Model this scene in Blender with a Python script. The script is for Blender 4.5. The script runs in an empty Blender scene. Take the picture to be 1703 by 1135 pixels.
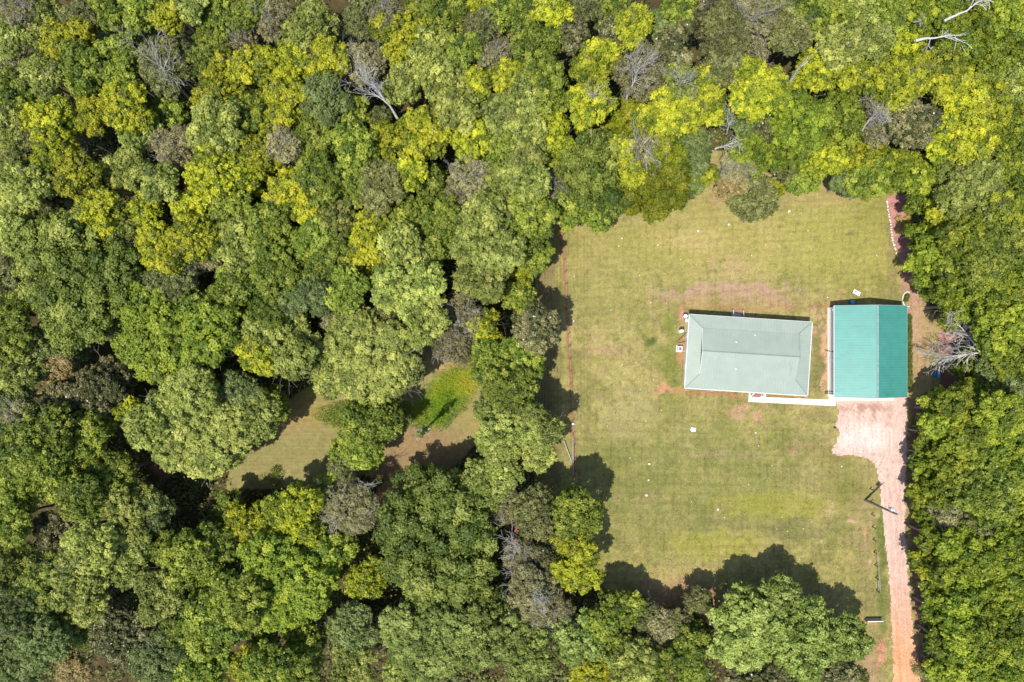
import bpy, math, random
import numpy as np
from mathutils import Vector, Matrix

# ------------------------------------------------------------------ camera, sky, sun, exposure
sc = bpy.context.scene
H = 109.0                      # camera height above the lawn in metres
K = 0.75 / 851.5               # metres per photo pixel per metre of distance

def P(px, py, z=0.0):
    "world point of a thing of known height z seen at a photo pixel"
    return Vector(((px - 851.5) * K * (H - z), -(py - 567.5) * K * (H - z), z))

cam = bpy.data.cameras.new("camera")
cam.lens = 24.0; cam.sensor_width = 36.0; cam.clip_start = 1.0; cam.clip_end = 3000.0
cam_o = bpy.data.objects.new("camera", cam); sc.collection.objects.link(cam_o)
cam_o.location = (0, 0, H); sc.camera = cam_o

SUN = Vector((-0.289, -0.281, 1.0)).normalized()
world = bpy.data.worlds.new("World"); sc.world = world; world.use_nodes = True
wn = world.node_tree.nodes; wl = world.node_tree.links
sky = wn.new("ShaderNodeTexSky"); sky.sky_type = 'NISHITA'; sky.sun_disc = False
sky.sun_elevation = math.asin(SUN.z); sky.sun_rotation = math.atan2(SUN.x, SUN.y) % (2 * math.pi)
bg = wn["Background"]; bg.inputs[1].default_value = 0.145
wl.new(sky.outputs[0], bg.inputs[0])
sun = bpy.data.lights.new("sun", 'SUN'); sun.energy = 4.3; sun.angle = math.radians(0.55); sun.color = (1.0, 0.955, 0.88)
sun_o = bpy.data.objects.new("sun", sun); sc.collection.objects.link(sun_o)
sun_o.rotation_euler = SUN.to_track_quat('Z', 'Y').to_euler(); sun_o.location = (0, 0, 150)
sc.view_settings.view_transform = 'Standard'; sc.view_settings.look = 'None'
sc.view_settings.exposure = 0.45; sc.view_settings.gamma = 1.0
sc.cycles.max_bounces = 5; sc.cycles.diffuse_bounces = 3; sc.cycles.transmission_bounces = 3
sc.cycles.transparent_max_bounces = 4

# ------------------------------------------------------------------ helpers
def lin(c):
    c = c / 255.0
    return c / 12.92 if c <= 0.04045 else ((c + 0.055) / 1.055) ** 2.4
def C(r, g, b, k=0.62):
    "albedo of a surface whose sunlit look in the photo is sRGB r, g, b"
    return (lin(r) * k, lin(g) * k, lin(b) * k)

def mesh_np(name, V, F, smooth=False, mats=(), mi=None, fattr=None, vcol=None):
    V = np.asarray(V, dtype=np.float32); F = np.asarray(F, dtype=np.int32)
    me = bpy.data.meshes.new(name); n = F.shape[1]
    me.vertices.add(len(V)); me.vertices.foreach_set("co", V.ravel())
    me.loops.add(F.size); me.loops.foreach_set("vertex_index", F.ravel())
    me.polygons.add(len(F)); me.polygons.foreach_set("loop_start", np.arange(0, F.size, n, dtype=np.int32))
    me.polygons.foreach_set("loop_total", np.full(len(F), n, dtype=np.int32))
    if mi is not None: me.polygons.foreach_set("material_index", np.asarray(mi, dtype=np.int32))
    if smooth: me.polygons.foreach_set("use_smooth", np.ones(len(F), dtype=bool))
    for m in mats: me.materials.append(m)
    me.update(calc_edges=True)
    if fattr is not None:
        a = me.attributes.new("tint", 'FLOAT', 'FACE'); a.data.foreach_set("value", np.asarray(fattr, dtype=np.float32))
    if vcol is not None:
        a = me.attributes.new("soil", 'FLOAT_COLOR', 'POINT')
        a.data.foreach_set("color", np.concatenate([vcol, np.ones((len(vcol), 1))], 1).astype(np.float32).ravel())
    return me

def link(name, data, parent=None, loc=(0, 0, 0), rot=(0, 0, 0), scale=(1, 1, 1)):
    o = bpy.data.objects.new(name, data); sc.collection.objects.link(o)
    o.location = loc; o.rotation_euler = rot; o.scale = scale
    if parent is not None: o.parent = parent
    return o
def tag(o, label=None, cat=None, group=None, kind=None):
    if label: o["label"] = label
    if cat: o["category"] = cat
    if group: o["group"] = group
    if kind: o["kind"] = kind
    return o
def empty(name, loc, rz, label, cat, group=None):
    return tag(link(name, None, None, loc, (0, 0, rz)), label, cat, group)

class MB:
    "collects boxes, prisms and tubes into ONE mesh"
    def __init__(s): s.v = []; s.f = []
    def add(s, vs, fs):
        n = len(s.v); s.v += [tuple(v) for v in vs]; s.f += [tuple(i + n for i in f) for f in fs]; return s
    def box(s, x0, x1, y0, y1, z0, z1):
        return s.add([(x, y, z) for z in (z0, z1) for x, y in ((x0, y0), (x1, y0), (x1, y1), (x0, y1))],
                     [(3, 2, 1, 0), (4, 5, 6, 7), (0, 1, 5, 4), (1, 2, 6, 5), (2, 3, 7, 6), (3, 0, 4, 7)])
    def prism(s, pts, z0, z1):
        n = len(pts)
        return s.add([(p[0], p[1], z0) for p in pts] + [(p[0], p[1], z1) for p in pts],
                     [tuple(reversed(range(n))), tuple(range(n, 2 * n))] + [(i, (i + 1) % n, n + (i + 1) % n, n + i) for i in range(n)])
    def slab(s, pts, t):
        "a flat polygon in 3D given thickness t downward"
        n = len(pts)
        return s.add([tuple(p) for p in pts] + [(p[0], p[1], p[2] - t) for p in pts],
                     [tuple(range(n)), tuple(reversed(range(n, 2 * n)))] + [(i, n + i, n + (i + 1) % n, (i + 1) % n) for i in range(n)])
    def bar(s, a, b, w, h):
        "rectangular bar from a to b, w wide, h tall"
        a = Vector(a); b = Vector(b); d = (b - a).normalized()
        up = Vector((0, 0, 1)) if abs(d.z) < 0.95 else Vector((0, 1, 0))
        sd = d.cross(up).normalized() * w / 2; u = sd.cross(d).normalized() * h / 2
        vs = [p + i * sd + j * u for p in (a, b) for i, j in ((-1, -1), (1, -1), (1, 1), (-1, 1))]
        return s.add(vs, [(3, 2, 1, 0), (4, 5, 6, 7), (0, 1, 5, 4), (1, 2, 6, 5), (2, 3, 7, 6), (3, 0, 4, 7)])
    def tube(s, pts, rad, n=8):
        pts = [Vector(p) for p in pts]
        if not isinstance(rad, (list, tuple)): rad = [rad] * len(pts)
        vs = []; fs = []
        for i, p in enumerate(pts):
            d = (pts[min(i + 1, len(pts) - 1)] - pts[max(i - 1, 0)]).normalized()
            a = d.cross(Vector((0, 0, 1)) if abs(d.z) < 0.9 else Vector((1, 0, 0))).normalized(); b = d.cross(a)
            for k in range(n):
                t = 2 * math.pi * k / n
                vs.append(p + (a * math.cos(t) + b * math.sin(t)) * rad[i])
        for i in range(len(pts) - 1):
            for k in range(n):
                fs.append((i * n + k, i * n + (k + 1) % n, (i + 1) * n + (k + 1) % n, (i + 1) * n + k))
        fs.append(tuple(reversed(range(n)))); fs.append(tuple(range((len(pts) - 1) * n, len(pts) * n)))
        return s.add(vs, fs)
    def build(s, name, mat, parent=None, bevel=0.0, smooth=False, **kw):
        me = bpy.data.meshes.new(name); me.from_pydata(s.v, [], s.f); me.materials.append(mat)
        me.update()
        import bmesh
        bm = bmesh.new(); bm.from_mesh(me); bmesh.ops.recalc_face_normals(bm, faces=bm.faces)
        if bevel: bmesh.ops.bevel(bm, geom=list(bm.edges), offset=bevel, segments=1, affect='EDGES', clamp_overlap=True)
        bm.to_mesh(me); bm.free()
        if smooth:
            for p in me.polygons: p.use_smooth = True
        return link(name, me, parent, **kw)

# value noise -------------------------------------------------------
def vnoise(x, y, seed=0):
    xi = np.floor(x).astype(np.int64); yi = np.floor(y).astype(np.int64)
    fx = x - xi; fy = y - yi; fx = fx * fx * (3 - 2 * fx); fy = fy * fy * (3 - 2 * fy)
    def h(a, b):
        n = (a * 374761393 + b * 668265263 + seed * 1442695041) & 0xffffffff
        n = ((n ^ (n >> 13)) * 1274126177) & 0xffffffff
        return ((n ^ (n >> 16)) & 0xffff) / 65535.0
    return (h(xi, yi) * (1 - fx) + h(xi + 1, yi) * fx) * (1 - fy) + (h(xi, yi + 1) * (1 - fx) + h(xi + 1, yi + 1) * fx) * fy
def fbm(x, y, seed=0, o=4):
    s = 0; a = 1; t = 0
    for i in range(o):
        ca, sa = math.cos(1.1 * i + .5), math.sin(1.1 * i + .5)
        s = s + a * vnoise((x * ca - y * sa) * 2 ** i + 13.7 * i, (x * sa + y * ca) * 2 ** i + 7.1 * i, seed + i); t += a; a *= 0.55
    return s / t
def inpoly(X, Y, poly):
    r = np.zeros(X.shape, bool); n = len(poly)
    for i in range(n):
        x0, y0 = poly[i]; x1, y1 = poly[(i + 1) % n]
        if y0 == y1: continue
        c = ((Y < y0) != (Y < y1)) & (X < (x1 - x0) * (Y - y0) / (y1 - y0) + x0)
        r ^= c
    return r

# ------------------------------------------------------------------ materials
def mat_base(name):
    m = bpy.data.materials.new(name); m.use_nodes = True
    nt = m.node_tree; b = nt.nodes["Principled BSDF"]
    return m, nt, b
def mat_plain(name, col, rough=0.6, metal=0.0, noise=0.12, scale=3.0, bump=0.0, spec=0.4, stain=None):
    m, nt, b = mat_base(name); N = nt.nodes; L = nt.links
    tc = N.new("ShaderNodeTexCoord"); nz = N.new("ShaderNodeTexNoise"); nz.inputs["Scale"].default_value = scale
    nz.inputs["Detail"].default_value = 6; L.new(tc.outputs["Object"], nz.inputs["Vector"])
    rp = N.new("ShaderNodeValToRGB")
    c0 = [max(0, c * (1 - noise * 1.6)) for c in col]; c1 = [min(1, c * (1 + noise)) for c in col]
    rp.color_ramp.elements[0].position = 0.3; rp.color_ramp.elements[1].position = 0.7
    rp.color_ramp.elements[0].color = (*c0, 1); rp.color_ramp.elements[1].color = (*c1, 1)
    L.new(nz.outputs["Fac"], rp.inputs[0]); out = rp.outputs[0]
    if stain:
        n2 = N.new("ShaderNodeTexNoise"); n2.inputs["Scale"].default_value = stain[1]; n2.inputs["Detail"].default_value = 8
        mp = N.new("ShaderNodeMapping"); mp.inputs["Scale"].default_value = stain[3]; L.new(tc.outputs["Object"], mp.inputs[0]); L.new(mp.outputs[0], n2.inputs["Vector"])
        r2 = N.new("ShaderNodeValToRGB"); r2.color_ramp.elements[0].position = stain[2]; r2.color_ramp.elements[1].position = stain[2] + 0.15
        r2.color_ramp.elements[0].color = (0, 0, 0, 1); r2.color_ramp.elements[1].color = (0.6, 0.6, 0.6, 1)
        mx = N.new("ShaderNodeMixRGB"); L.new(r2.outputs[0], mx.inputs[0]); L.new(n2.outputs["Fac"], r2.inputs[0])
        L.new(out, mx.inputs[1]); mx.inputs[2].default_value = (*stain[0], 1); out = mx.outputs[0]
    L.new(out, b.inputs["Base Color"])
    b.inputs["Roughness"].default_value = rough; b.inputs["Metallic"].default_value = metal
    b.inputs["Specular IOR Level"].default_value = spec
    if bump:
        bp = N.new("ShaderNodeBump"); bp.inputs["Strength"].default_value = bump; bp.inputs["Distance"].default_value = 0.03
        L.new(nz.outputs["Fac"], bp.inputs["Height"]); L.new(bp.outputs[0], b.inputs["Normal"])
    return m

def mat_leaf(name, cols, transl=0.32, var=0.24):
    "leaf material: colour follows the leaf's own tint value, shifted a little per tree"
    m, nt, b = mat_base(name); N = nt.nodes; L = nt.links
    at = N.new("ShaderNodeAttribute"); at.attribute_name = "tint"
    rp = N.new("ShaderNodeValToRGB")
    while len(rp.color_ramp.elements) < len(cols): rp.color_ramp.elements.new(0.5)
    for i, c in enumerate(cols):
        rp.color_ramp.elements[i].position = i / (len(cols) - 1); rp.color_ramp.elements[i].color = (*c, 1)
    L.new(at.outputs["Fac"], rp.inputs[0])
    oi = N.new("ShaderNodeObjectInfo")
    hs = N.new("ShaderNodeHueSaturation")
    mh = N.new("ShaderNodeMapRange"); mh.inputs[3].default_value = 0.5 - 0.006; mh.inputs[4].default_value = 0.5 + 0.008
    L.new(oi.outputs["Random"], mh.inputs[0]); L.new(mh.outputs[0], hs.inputs["Hue"])
    mm = N.new("ShaderNodeMath"); mm.operation = 'MULTIPLY'; mm.inputs[1].default_value = 7.31; L.new(oi.outputs["Random"], mm.inputs[0])
    fr = N.new("ShaderNodeMath"); fr.operation = 'FRACT'; L.new(mm.outputs[0], fr.inputs[0])
    mv = N.new("ShaderNodeMapRange"); mv.inputs[3].default_value = 1 - var; mv.inputs[4].default_value = 1 + var
    L.new(fr.outputs[0], mv.inputs[0]); L.new(mv.outputs[0], hs.inputs["Value"])
    L.new(rp.outputs[0], hs.inputs["Color"]); L.new(hs.outputs[0], b.inputs["Base Color"])
    b.inputs["Roughness"].default_value = 0.5; b.inputs["Specular IOR Level"].default_value = 0.35
    tr = N.new("ShaderNodeBsdfTranslucent"); L.new(hs.outputs[0], tr.inputs[0])
    mx = N.new("ShaderNodeMixShader"); mx.inputs[0].default_value = transl
    L.new(b.outputs[0], mx.inputs[1]); L.new(tr.outputs[0], mx.inputs[2])
    L.new(mx.outputs[0], N["Material Output"].inputs[0])
    return m

def mat_soil(name, rough=0.95, grain=(7.0, 0.38), bump=0.6, mid=.16):
    "ground: painted soil colour times fine grass / grit grain"
    m, nt, b = mat_base(name); N = nt.nodes; L = nt.links
    at = N.new("ShaderNodeAttribute"); at.attribute_name = "soil"
    tc = N.new("ShaderNodeTexCoord")
    n1 = N.new("ShaderNodeTexNoise"); n1.inputs["Scale"].default_value = grain[0]; n1.inputs["Detail"].default_value = 5; n1.inputs["Roughness"].default_value = 0.7
    n2 = N.new("ShaderNodeTexNoise"); n2.inputs["Scale"].default_value = 1.3; n2.inputs["Detail"].default_value = 8; n2.inputs["Roughness"].default_value = 0.65
    L.new(tc.outputs["Object"], n1.inputs["Vector"]); L.new(tc.outputs["Object"], n2.inputs["Vector"])
    r1 = N.new("ShaderNodeMapRange"); r1.inputs[1].default_value = 0.3; r1.inputs[2].default_value = 0.7; r1.inputs[3].default_value = 1 - grain[1]; r1.inputs[4].default_value = 1 + grain[1]
    r2 = N.new("ShaderNodeMapRange"); r2.inputs[1].default_value = 0.3; r2.inputs[2].default_value = 0.7; r2.inputs[3].default_value = 1 - mid; r2.inputs[4].default_value = 1 + mid
    L.new(n1.outputs["Fac"], r1.inputs[0]); L.new(n2.outputs["Fac"], r2.inputs[0])
    mu = N.new("ShaderNodeMath"); mu.operation = 'MULTIPLY'; L.new(r1.outputs[0], mu.inputs[0]); L.new(r2.outputs[0], mu.inputs[1])
    vm = N.new("ShaderNodeVectorMath"); vm.operation = 'SCALE'; L.new(at.outputs["Color"], vm.inputs[0]); L.new(mu.outputs[0], vm.inputs["Scale"])
    L.new(vm.outputs[0], b.inputs["Base Color"]); b.inputs["Roughness"].default_value = rough; b.inputs["Specular IOR Level"].default_value = 0.1
    bp = N.new("ShaderNodeBump"); bp.inputs["Strength"].default_value = bump; bp.inputs["Distance"].default_value = 0.06
    L.new(n1.outputs["Fac"], bp.inputs["Height"]); L.new(bp.outputs[0], b.inputs["Normal"])
    return m

M_white = mat_plain("white_paint", (0.72, 0.72, 0.72), 0.45, noise=0.05)
M_cream = mat_plain("pale_siding", (0.62, 0.58, 0.56), 0.6, noise=0.05)
M_sage = mat_plain("sage_metal", C(188, 202, 186, 0.56), 0.42, noise=0.045, scale=0.6, stain=((0.22, 0.27, 0.24), 0.9, 0.62, (1.0, 0.25, 1.0)))
M_sage2 = mat_plain("sage_trim", C(156, 174, 162, 0.52), 0.5, noise=0.05)
M_teal = mat_plain("teal_metal", C(92, 182, 168, 0.54), 0.42, noise=0.06, scale=0.7, stain=((0.03, 0.16, 0.14), 1.1, 0.60, (0.3, 1.6, 1.0)))
def seams(m, axis, pitch, depth):
    N = m.node_tree.nodes; L = m.node_tree.links; p = N["Principled BSDF"]; src = p.inputs["Base Color"].links[0].from_socket
    tc = N.new("ShaderNodeTexCoord"); sp = N.new("ShaderNodeSeparateXYZ"); L.new(tc.outputs["Object"], sp.inputs[0])
    a = N.new("ShaderNodeMath"); a.operation = 'MULTIPLY'; a.inputs[1].default_value = 1 / pitch; L.new(sp.outputs[axis], a.inputs[0])
    f = N.new("ShaderNodeMath"); f.operation = 'FRACT'; L.new(a.outputs[0], f.inputs[0])
    r = N.new("ShaderNodeMapRange"); r.inputs[1].default_value = .0; r.inputs[2].default_value = .35; r.inputs[3].default_value = 1 - depth; r.inputs[4].default_value = 1; L.new(f.outputs[0], r.inputs[0])
    v = N.new("ShaderNodeVectorMath"); v.operation = 'SCALE'; L.new(src, v.inputs[0]); L.new(r.outputs[0], v.inputs["Scale"]); L.new(v.outputs[0], p.inputs["Base Color"])
seams(M_teal, 1, .42, .17)
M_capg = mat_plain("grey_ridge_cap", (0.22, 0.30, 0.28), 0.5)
M_conc = mat_plain("pale_concrete", (0.66, 0.62, 0.52), 0.85, noise=0.07, bump=0.2)
M_brick = mat_plain("red_brick", (0.30, 0.13, 0.09), 0.9, scale=12, noise=0.25)
M_black = mat_plain("black_metal", (0.02, 0.02, 0.02), 0.5)
M_grey = mat_plain("grey_metal", (0.32, 0.33, 0.34), 0.5)
M_blue = mat_plain("blue_plastic", (0.015, 0.19, 0.42), 0.4, noise=0.1)
M_navy = mat_plain("dark_blue_paint", (0.02, 0.05, 0.12), 0.5)
M_emb = mat_plain("blue_emblem", (0.03, 0.14, 0.30), 0.5)
M_wood = mat_plain("weathered_wood", (0.10, 0.085, 0.07), 0.85, scale=8, noise=0.3)
M_woodg = mat_plain("grey_boards", (0.36, 0.35, 0.34), 0.85, scale=6, noise=0.2)
M_stone = mat_plain("pale_stone", (0.62, 0.58, 0.55), 0.85, scale=9, noise=0.15, bump=0.3)
M_bark = mat_plain("grey_bark", (0.23, 0.20, 0.17), 0.9, scale=5, noise=0.3, bump=0.5)
M_dead = mat_plain("bleached_wood", (0.50, 0.48, 0.44), 0.8, scale=6, noise=0.25)
M_twig = mat_plain("grey_twigs", (0.42, 0.40, 0.36), 0.85, scale=6, noise=0.2)
M_glass = mat_plain("window_glass", (0.03, 0.04, 0.05), 0.1, spec=0.6)
M_flower = mat_plain("white_blossom", (0.80, 0.76, 0.66), 0.6)
M_terra = mat_plain("terracotta", (0.45, 0.20, 0.13), 0.85)

# ------------------------------------------------------------------ ground
LAWN = [(893, 300), (1000, 290), (1180, 250), (1480, 270), (1512, 330), (1520, 400), (1535, 470), (1560, 540), (1562, 640), (1515, 668), (1515, 800),
        (1520, 1000), (1535, 1200), (1390, 1200), (1400, 1110), (1240, 1060), (1180, 1040), (1150, 1010), (1110, 1010), (1060, 1015), (1030, 1005), (985, 960), (950, 905), (930, 860), (895, 840), (885, 760),
        (890, 640), (888, 420)]
CLEAR = [(375, 815), (385, 760), (440, 735), (440, 690), (520, 640), (620, 600), (700, 560), (800, 540), (830, 590), (830, 700), (770, 760), (735, 800), (690, 850), (640, 880), (600, 860), (640, 800), (560, 780), (520, 812)]
DRIVE = [(1389, 640), (1508, 640), (1509, 700), (1508, 760), (1505, 820), (1506, 880), (1510, 940), (1514, 990), (1519, 1040), (1526, 1090), (1532, 1135), (1544, 1230), (1484, 1230), (1485, 1135), (1483, 1060),
         (1479, 1000), (1475, 940), (1470, 880), (1464, 830), (1459, 790), (1453, 772), (1440, 762), (1415, 757), (1383, 757), (1386, 742), (1394, 722), (1391, 703), (1394, 685), (1389, 672)]

def px_of(X, Y):  return X / (K * H) + 851.5, -Y / (K * H) + 567.5

def paint(X, Y):
    px, py = px_of(X, Y)
    wx = px + (fbm(X * 0.5, Y * 0.5, 11) - 0.5) * 26; wy = py + (fbm(X * 0.5, Y * 0.5, 23) - 0.5) * 26
    n1 = fbm(X * 0.12, Y * 0.12, 3)[..., None]; n2 = fbm(X * 0.9, Y * 0.9, 5)[..., None]; n3 = fbm(X * 0.35, Y * 0.35, 9)[..., None]
    n4 = fbm(X * 2.2, Y * 2.2, 31, 3)[..., None]
    c = np.array
    n5 = fbm(X * 4.5, Y * 4.5, 71, 2)[..., None]; n6 = fbm(X * 1.5, Y * 1.5, 73, 3)[..., None]; n7 = fbm(X * .22, Y * .22, 75, 3)[..., None]
    floor = c(C(100, 86, 58)) * (0.5 + 0.6 * n2) + c(C(60, 66, 30)) * np.clip((n3 - 0.45) * 5, 0, 1) * 0.5
    col = floor + 0 * n1
    def ramp(v, a, b): return np.clip((v - a) / (b - a), 0, 1)
    # lawn
    g = c(C(184, 167, 110, .68)) * (1 - n1) * 1.0 + c(C(172, 162, 96, .68)) * n1
    f7 = ramp(n7, .52, .66) * .5; g = g * (1 - f7) + c(C(136, 138, 72)) * f7; f7 = ramp(1 - n7, .54, .68) * .5; g = g * (1 - f7) + c(C(178, 164, 108)) * f7
    g = g * (1 - ramp(n3, .52, .68) * 0.5) + c(C(128, 130, 70)) * ramp(n3, .52, .68) * 0.5
    g = g * (1 - ramp(n2, .58, .74) * 0.5) + c(C(190, 168, 118)) * ramp(n2, .58, .74) * 0.5
    g = g * (0.66 + 0.34 * n4 + .34 * n5)
    f6 = ramp(n6, .55, .72) * .45; g = g * (1 - f6) + c(C(140, 128, 84)) * f6
    f6 = ramp(1 - n6, .58, .74) * .4; g = g * (1 - f6) + c(C(150, 158, 66)) * f6
    def blob(col, x, y, rx, ry, rgb, s=0.8, thr=0.5, nz=None):
        d = ((wx - x) / rx) ** 2 + ((wy - y) / ry) ** 2
        f = np.clip(1.25 - d, 0, 1)[..., None]
        nn = (n2 * .6 + n4 * .25 + n5 * .15) if nz is None else nz
        f = f * np.clip((nn - thr + 0.10) / 0.12, 0, 1) * s if thr > 0 else f * s
        return col * (1 - f) + c(C(*rgb)) * f
    for a in [(1200, 400, 300, 70, (190, 178, 104), .6, .40), (1420, 400, 130, 90, (174, 170, 82), .5, .46), (1150, 400, 110, 60, (176, 168, 90), .45, .4), (1000, 450, 90, 110, (166, 160, 90), .4, .4), (1130, 800, 230, 130, (134, 140, 74), .55, .42),
              (1115, 595, 16, 75, (128, 138, 66), .6, 0), (1365, 590, 14, 85, (128, 126, 80), .6, 0), (1300, 840, 120, 26, (172, 168, 66), .5, .4), (1190, 905, 90, 26, (176, 172, 72), .55, .4), (1230, 870, 130, 14, (140, 136, 84), .4, .4), (1330, 880, 70, 18, (140, 136, 90), .4, .4),
              (1045, 690, 50, 50, (186, 172, 118), .6, .42), (1150, 400, 70, 22, (204, 182, 122), .6, .45), (1210, 448, 50, 30, (200, 170, 125), .55, .45), (1200, 487, 120, 17, (198, 162, 138), .85, .5), (1290, 490, 50, 24, (198, 162, 138), .7, .5),
              (1235, 685, 60, 20, (204, 162, 128), .75, .5), (1215, 500, 170, 14, (188, 158, 112), .5, .4), (1010, 582, 60, 10, (196, 158, 130), .6, .5), (1060, 830, 50, 12, (178, 150, 118), .5, .5), (1200, 758, 100, 6, (176, 154, 118), .5, .45), (1330, 745, 30, 14, (184, 150, 118), .5, .5),
              (1435, 860, 22, 90, (176, 154, 112), .6, .45), (1445, 1000, 30, 110, (164, 152, 98), .5, .4), (1466, 1000, 9, 160, (120, 132, 66), .7, 0), (1468, 880, 8, 80, (120, 132, 66), .7, 0), (1405, 800, 50, 50, (140, 138, 72), .5, 0), (1100, 960, 140, 22, (196, 176, 112), .5, .42), (1130, 985, 90, 25, (196, 150, 125), .6, .45),
              (1400, 540, 14, 60, (202, 152, 132), .5, .5), (1530, 570, 26, 90, (196, 162, 124), .75, .35), (1520, 450, 14, 70, (198, 160, 128), .8, .35), (1508, 450, 10, 60, (206, 158, 138), .9, .3), (1520, 520, 12, 60, (206, 166, 138), .7, .3), (1085, 572, 11, 9, (96, 108, 50), .8, 0), (905, 520, 26, 140, (150, 132, 92), .75, 0), (905, 720, 28, 120, (142, 124, 84), .7, 0), (1440, 1110, 30, 50, (196, 150, 125), .6, .42),
              (1360, 690, 40, 12, (148, 136, 84), .5, 0), (1080, 365, 200, 14, (184, 170, 112), .5, .4), (1340, 330, 120, 14, (190, 168, 112), .5, .35), (1210, 325, 40, 18, (192, 158, 120), .6, .4), (1480, 420, 9, 100, (160, 144, 96), .6, 0), (1380, 760, 30, 20, (160, 140, 90), .4, .3)]:
        g = blob(g, *a)
    # bare red soil
    for a in [(1110, 646, 38, 4, (220, 160, 125), .85, .2), (1142, 640, 4, 14, (214, 150, 120), .8, .2), (1138, 528, 9, 13, (214, 150, 132), .9, 0), (1131, 585, 10, 22, (196, 146, 112), .8, .3), (1374, 590, 4, 85, (226, 172, 140), .85, .35), (1362, 525, 8, 40, (224, 172, 145), .6, .5), (1192, 655, 60, 3, (206, 150, 120), .8, .3), (1310, 660, 45, 3, (170, 118, 80), .9, 0),
              (1449, 1037, 7, 5, (226, 160, 125), .9, 0), (1437, 1027, 4, 3, (226, 160, 125), .9, 0), (1473, 1054, 4, 4, (226, 160, 125), .9, 0), (1467, 1080, 7, 28, (226, 158, 130), .85, .35), (1414, 867, 5, 5, (220, 180, 150), .8, 0), (1439, 892, 3, 12, (214, 168, 124), .8, 0), (1442, 934, 3, 4, (230, 190, 150), .9, 0), (1384, 850, 12, 20, (214, 180, 150), .6, .5),
              (1180, 1030, 30, 16, (196, 130, 105), .9, .2), (1115, 1000, 60, 16, (196, 140, 112), .6, .4), (1190, 655, 70, 3, (180, 120, 90), .5, .2), (1180, 1000, 16, 26, (200, 140, 110), .7, .3), (1400, 512, 60, 6, (176, 128, 96), .5, 0), (1240, 514, 110, 5, (190, 140, 110), .6, .3)]:
        g = blob(g, *a)
    # mowing tracks
    g = g * (1 - 0.10 * (np.sin(px * 1.1 + fbm(X * .1, Y * .1, 40) * 2)[..., None] > 0.35) * ((px > 948) & (px < 985))[..., None])
    g = g * (1 - 0.16 * (np.sin(px * 1.25)[..., None] > 0.2) * ((px > 885) & (px < 934))[..., None])
    g = g * (1 - 0.06 * (np.sin(py * 0.42 + fbm(X * .06, Y * .06, 41) * 5)[..., None] > 0.3) * ((py > 700))[..., None])
    g = g * (1 - 0.07 * (np.sin(py * 0.5 + px * 0.05)[..., None] > 0.5) * ((py < 500) & (py > 330))[..., None])
    g = g * (1 - 0.13 * (np.abs((px + py * .02 + 3 * n1[..., 0]) % 13.0 - 6) < 1.0)[..., None] * (n6 > .42))
    g = g * (1 - 0.12 * (np.abs((py - px * .03 + 4 * n1[..., 0]) % 17.0 - 8) < 1.0)[..., None] * (n6 < .56))
    fx = 936 + (py - 391) * 0.052
    line = np.clip(1.3 - np.abs(px - fx + (n2[..., 0] - .5) * 4) / 2.6, 0, 1)[..., None] * ((py > 380) & (py < 800))[..., None]
    g = g * (1 - line * 0.85) + c(C(178, 112, 92)) * line * 0.85
    # litter bed on the upper right
    bed = inpoly(wx * 0.3 + px * 0.7, wy * 0.3 + py * 0.7, [(1473, 325), (1520, 322), (1535, 420), (1512, 470), (1498, 440), (1486, 400)])[..., None]
    g = np.where(bed, c(C(206, 150, 140)) * (0.7 + 0.6 * n4), g)
    inl = inpoly(px * 0.75 + wx * 0.25, py * 0.75 + wy * 0.25, LAWN)[..., None]
    col = np.where(inl, g, col)
    # clearing in the woods
    k = c(C(160, 150, 96)) * (0.85 + 0.3 * n2)
    for a in [(700, 760, 90, 70, (164, 136, 98), .9, 0), (490, 690, 70, 34, (176, 150, 98), .8, .2), (722, 684, 36, 30, (128, 158, 34), .9, .2), (750, 650, 36, 34, (128, 158, 34), .9, .1), (775, 622, 36, 36, (170, 170, 50), .8, .25), (745, 600, 60, 22, (190, 160, 112), .8, .3), (600, 690, 100, 26, (160, 160, 60), .6, .3), (800, 700, 36, 36, (170, 152, 90), .8, .3), (640, 830, 40, 50, (190, 150, 118), .8, .2), (510, 640, 60, 20, (176, 164, 70), .5, .2)]:
        k = blob(k, *a)
    k = k * (1 - 0.10 * (np.sin(py * 1.0)[..., None] > 0.2) * (px < 560)[..., None]) * (0.85 + .3 * n4)
    inc = inpoly(px * 0.8 + wx * 0.2, py * 0.8 + wy * 0.2, CLEAR)[..., None]
    col = np.where(inc, k, col)
    # red litter spots in the woods
    for a in [(268, 780, 26, 16, (178, 120, 105), .8, .3), (127, 852, 14, 10, (170, 120, 110), .7, 0), (857, 890, 16, 16, (178, 120, 112), .8, 0), (558, 520, 20, 14, (180, 130, 115), .8, .2), (355, 660, 30, 12, (150, 110, 90), .8, .2), (590, 930, 30, 60, (140, 140, 70), .5, .2), (1570, 570, 46, 50, (214, 168, 152), .9, .2), (1570, 620, 60, 60, (150, 106, 92), .7, .2), (1500, 1100, 50, 60, (196, 150, 120), .4, .3), (1522, 900, 14, 240, (190, 138, 124), .8, .2), (1522, 680, 14, 60, (180, 130, 116), .8, .2), (400, 940, 30, 20, (150, 150, 80), .7, 0)]:
        d = ~inl[..., 0] & ~inc[..., 0]
        col = np.where(d[..., None], blob(col, *a), col)
    return np.clip(col, 0.004, 0.9)

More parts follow.
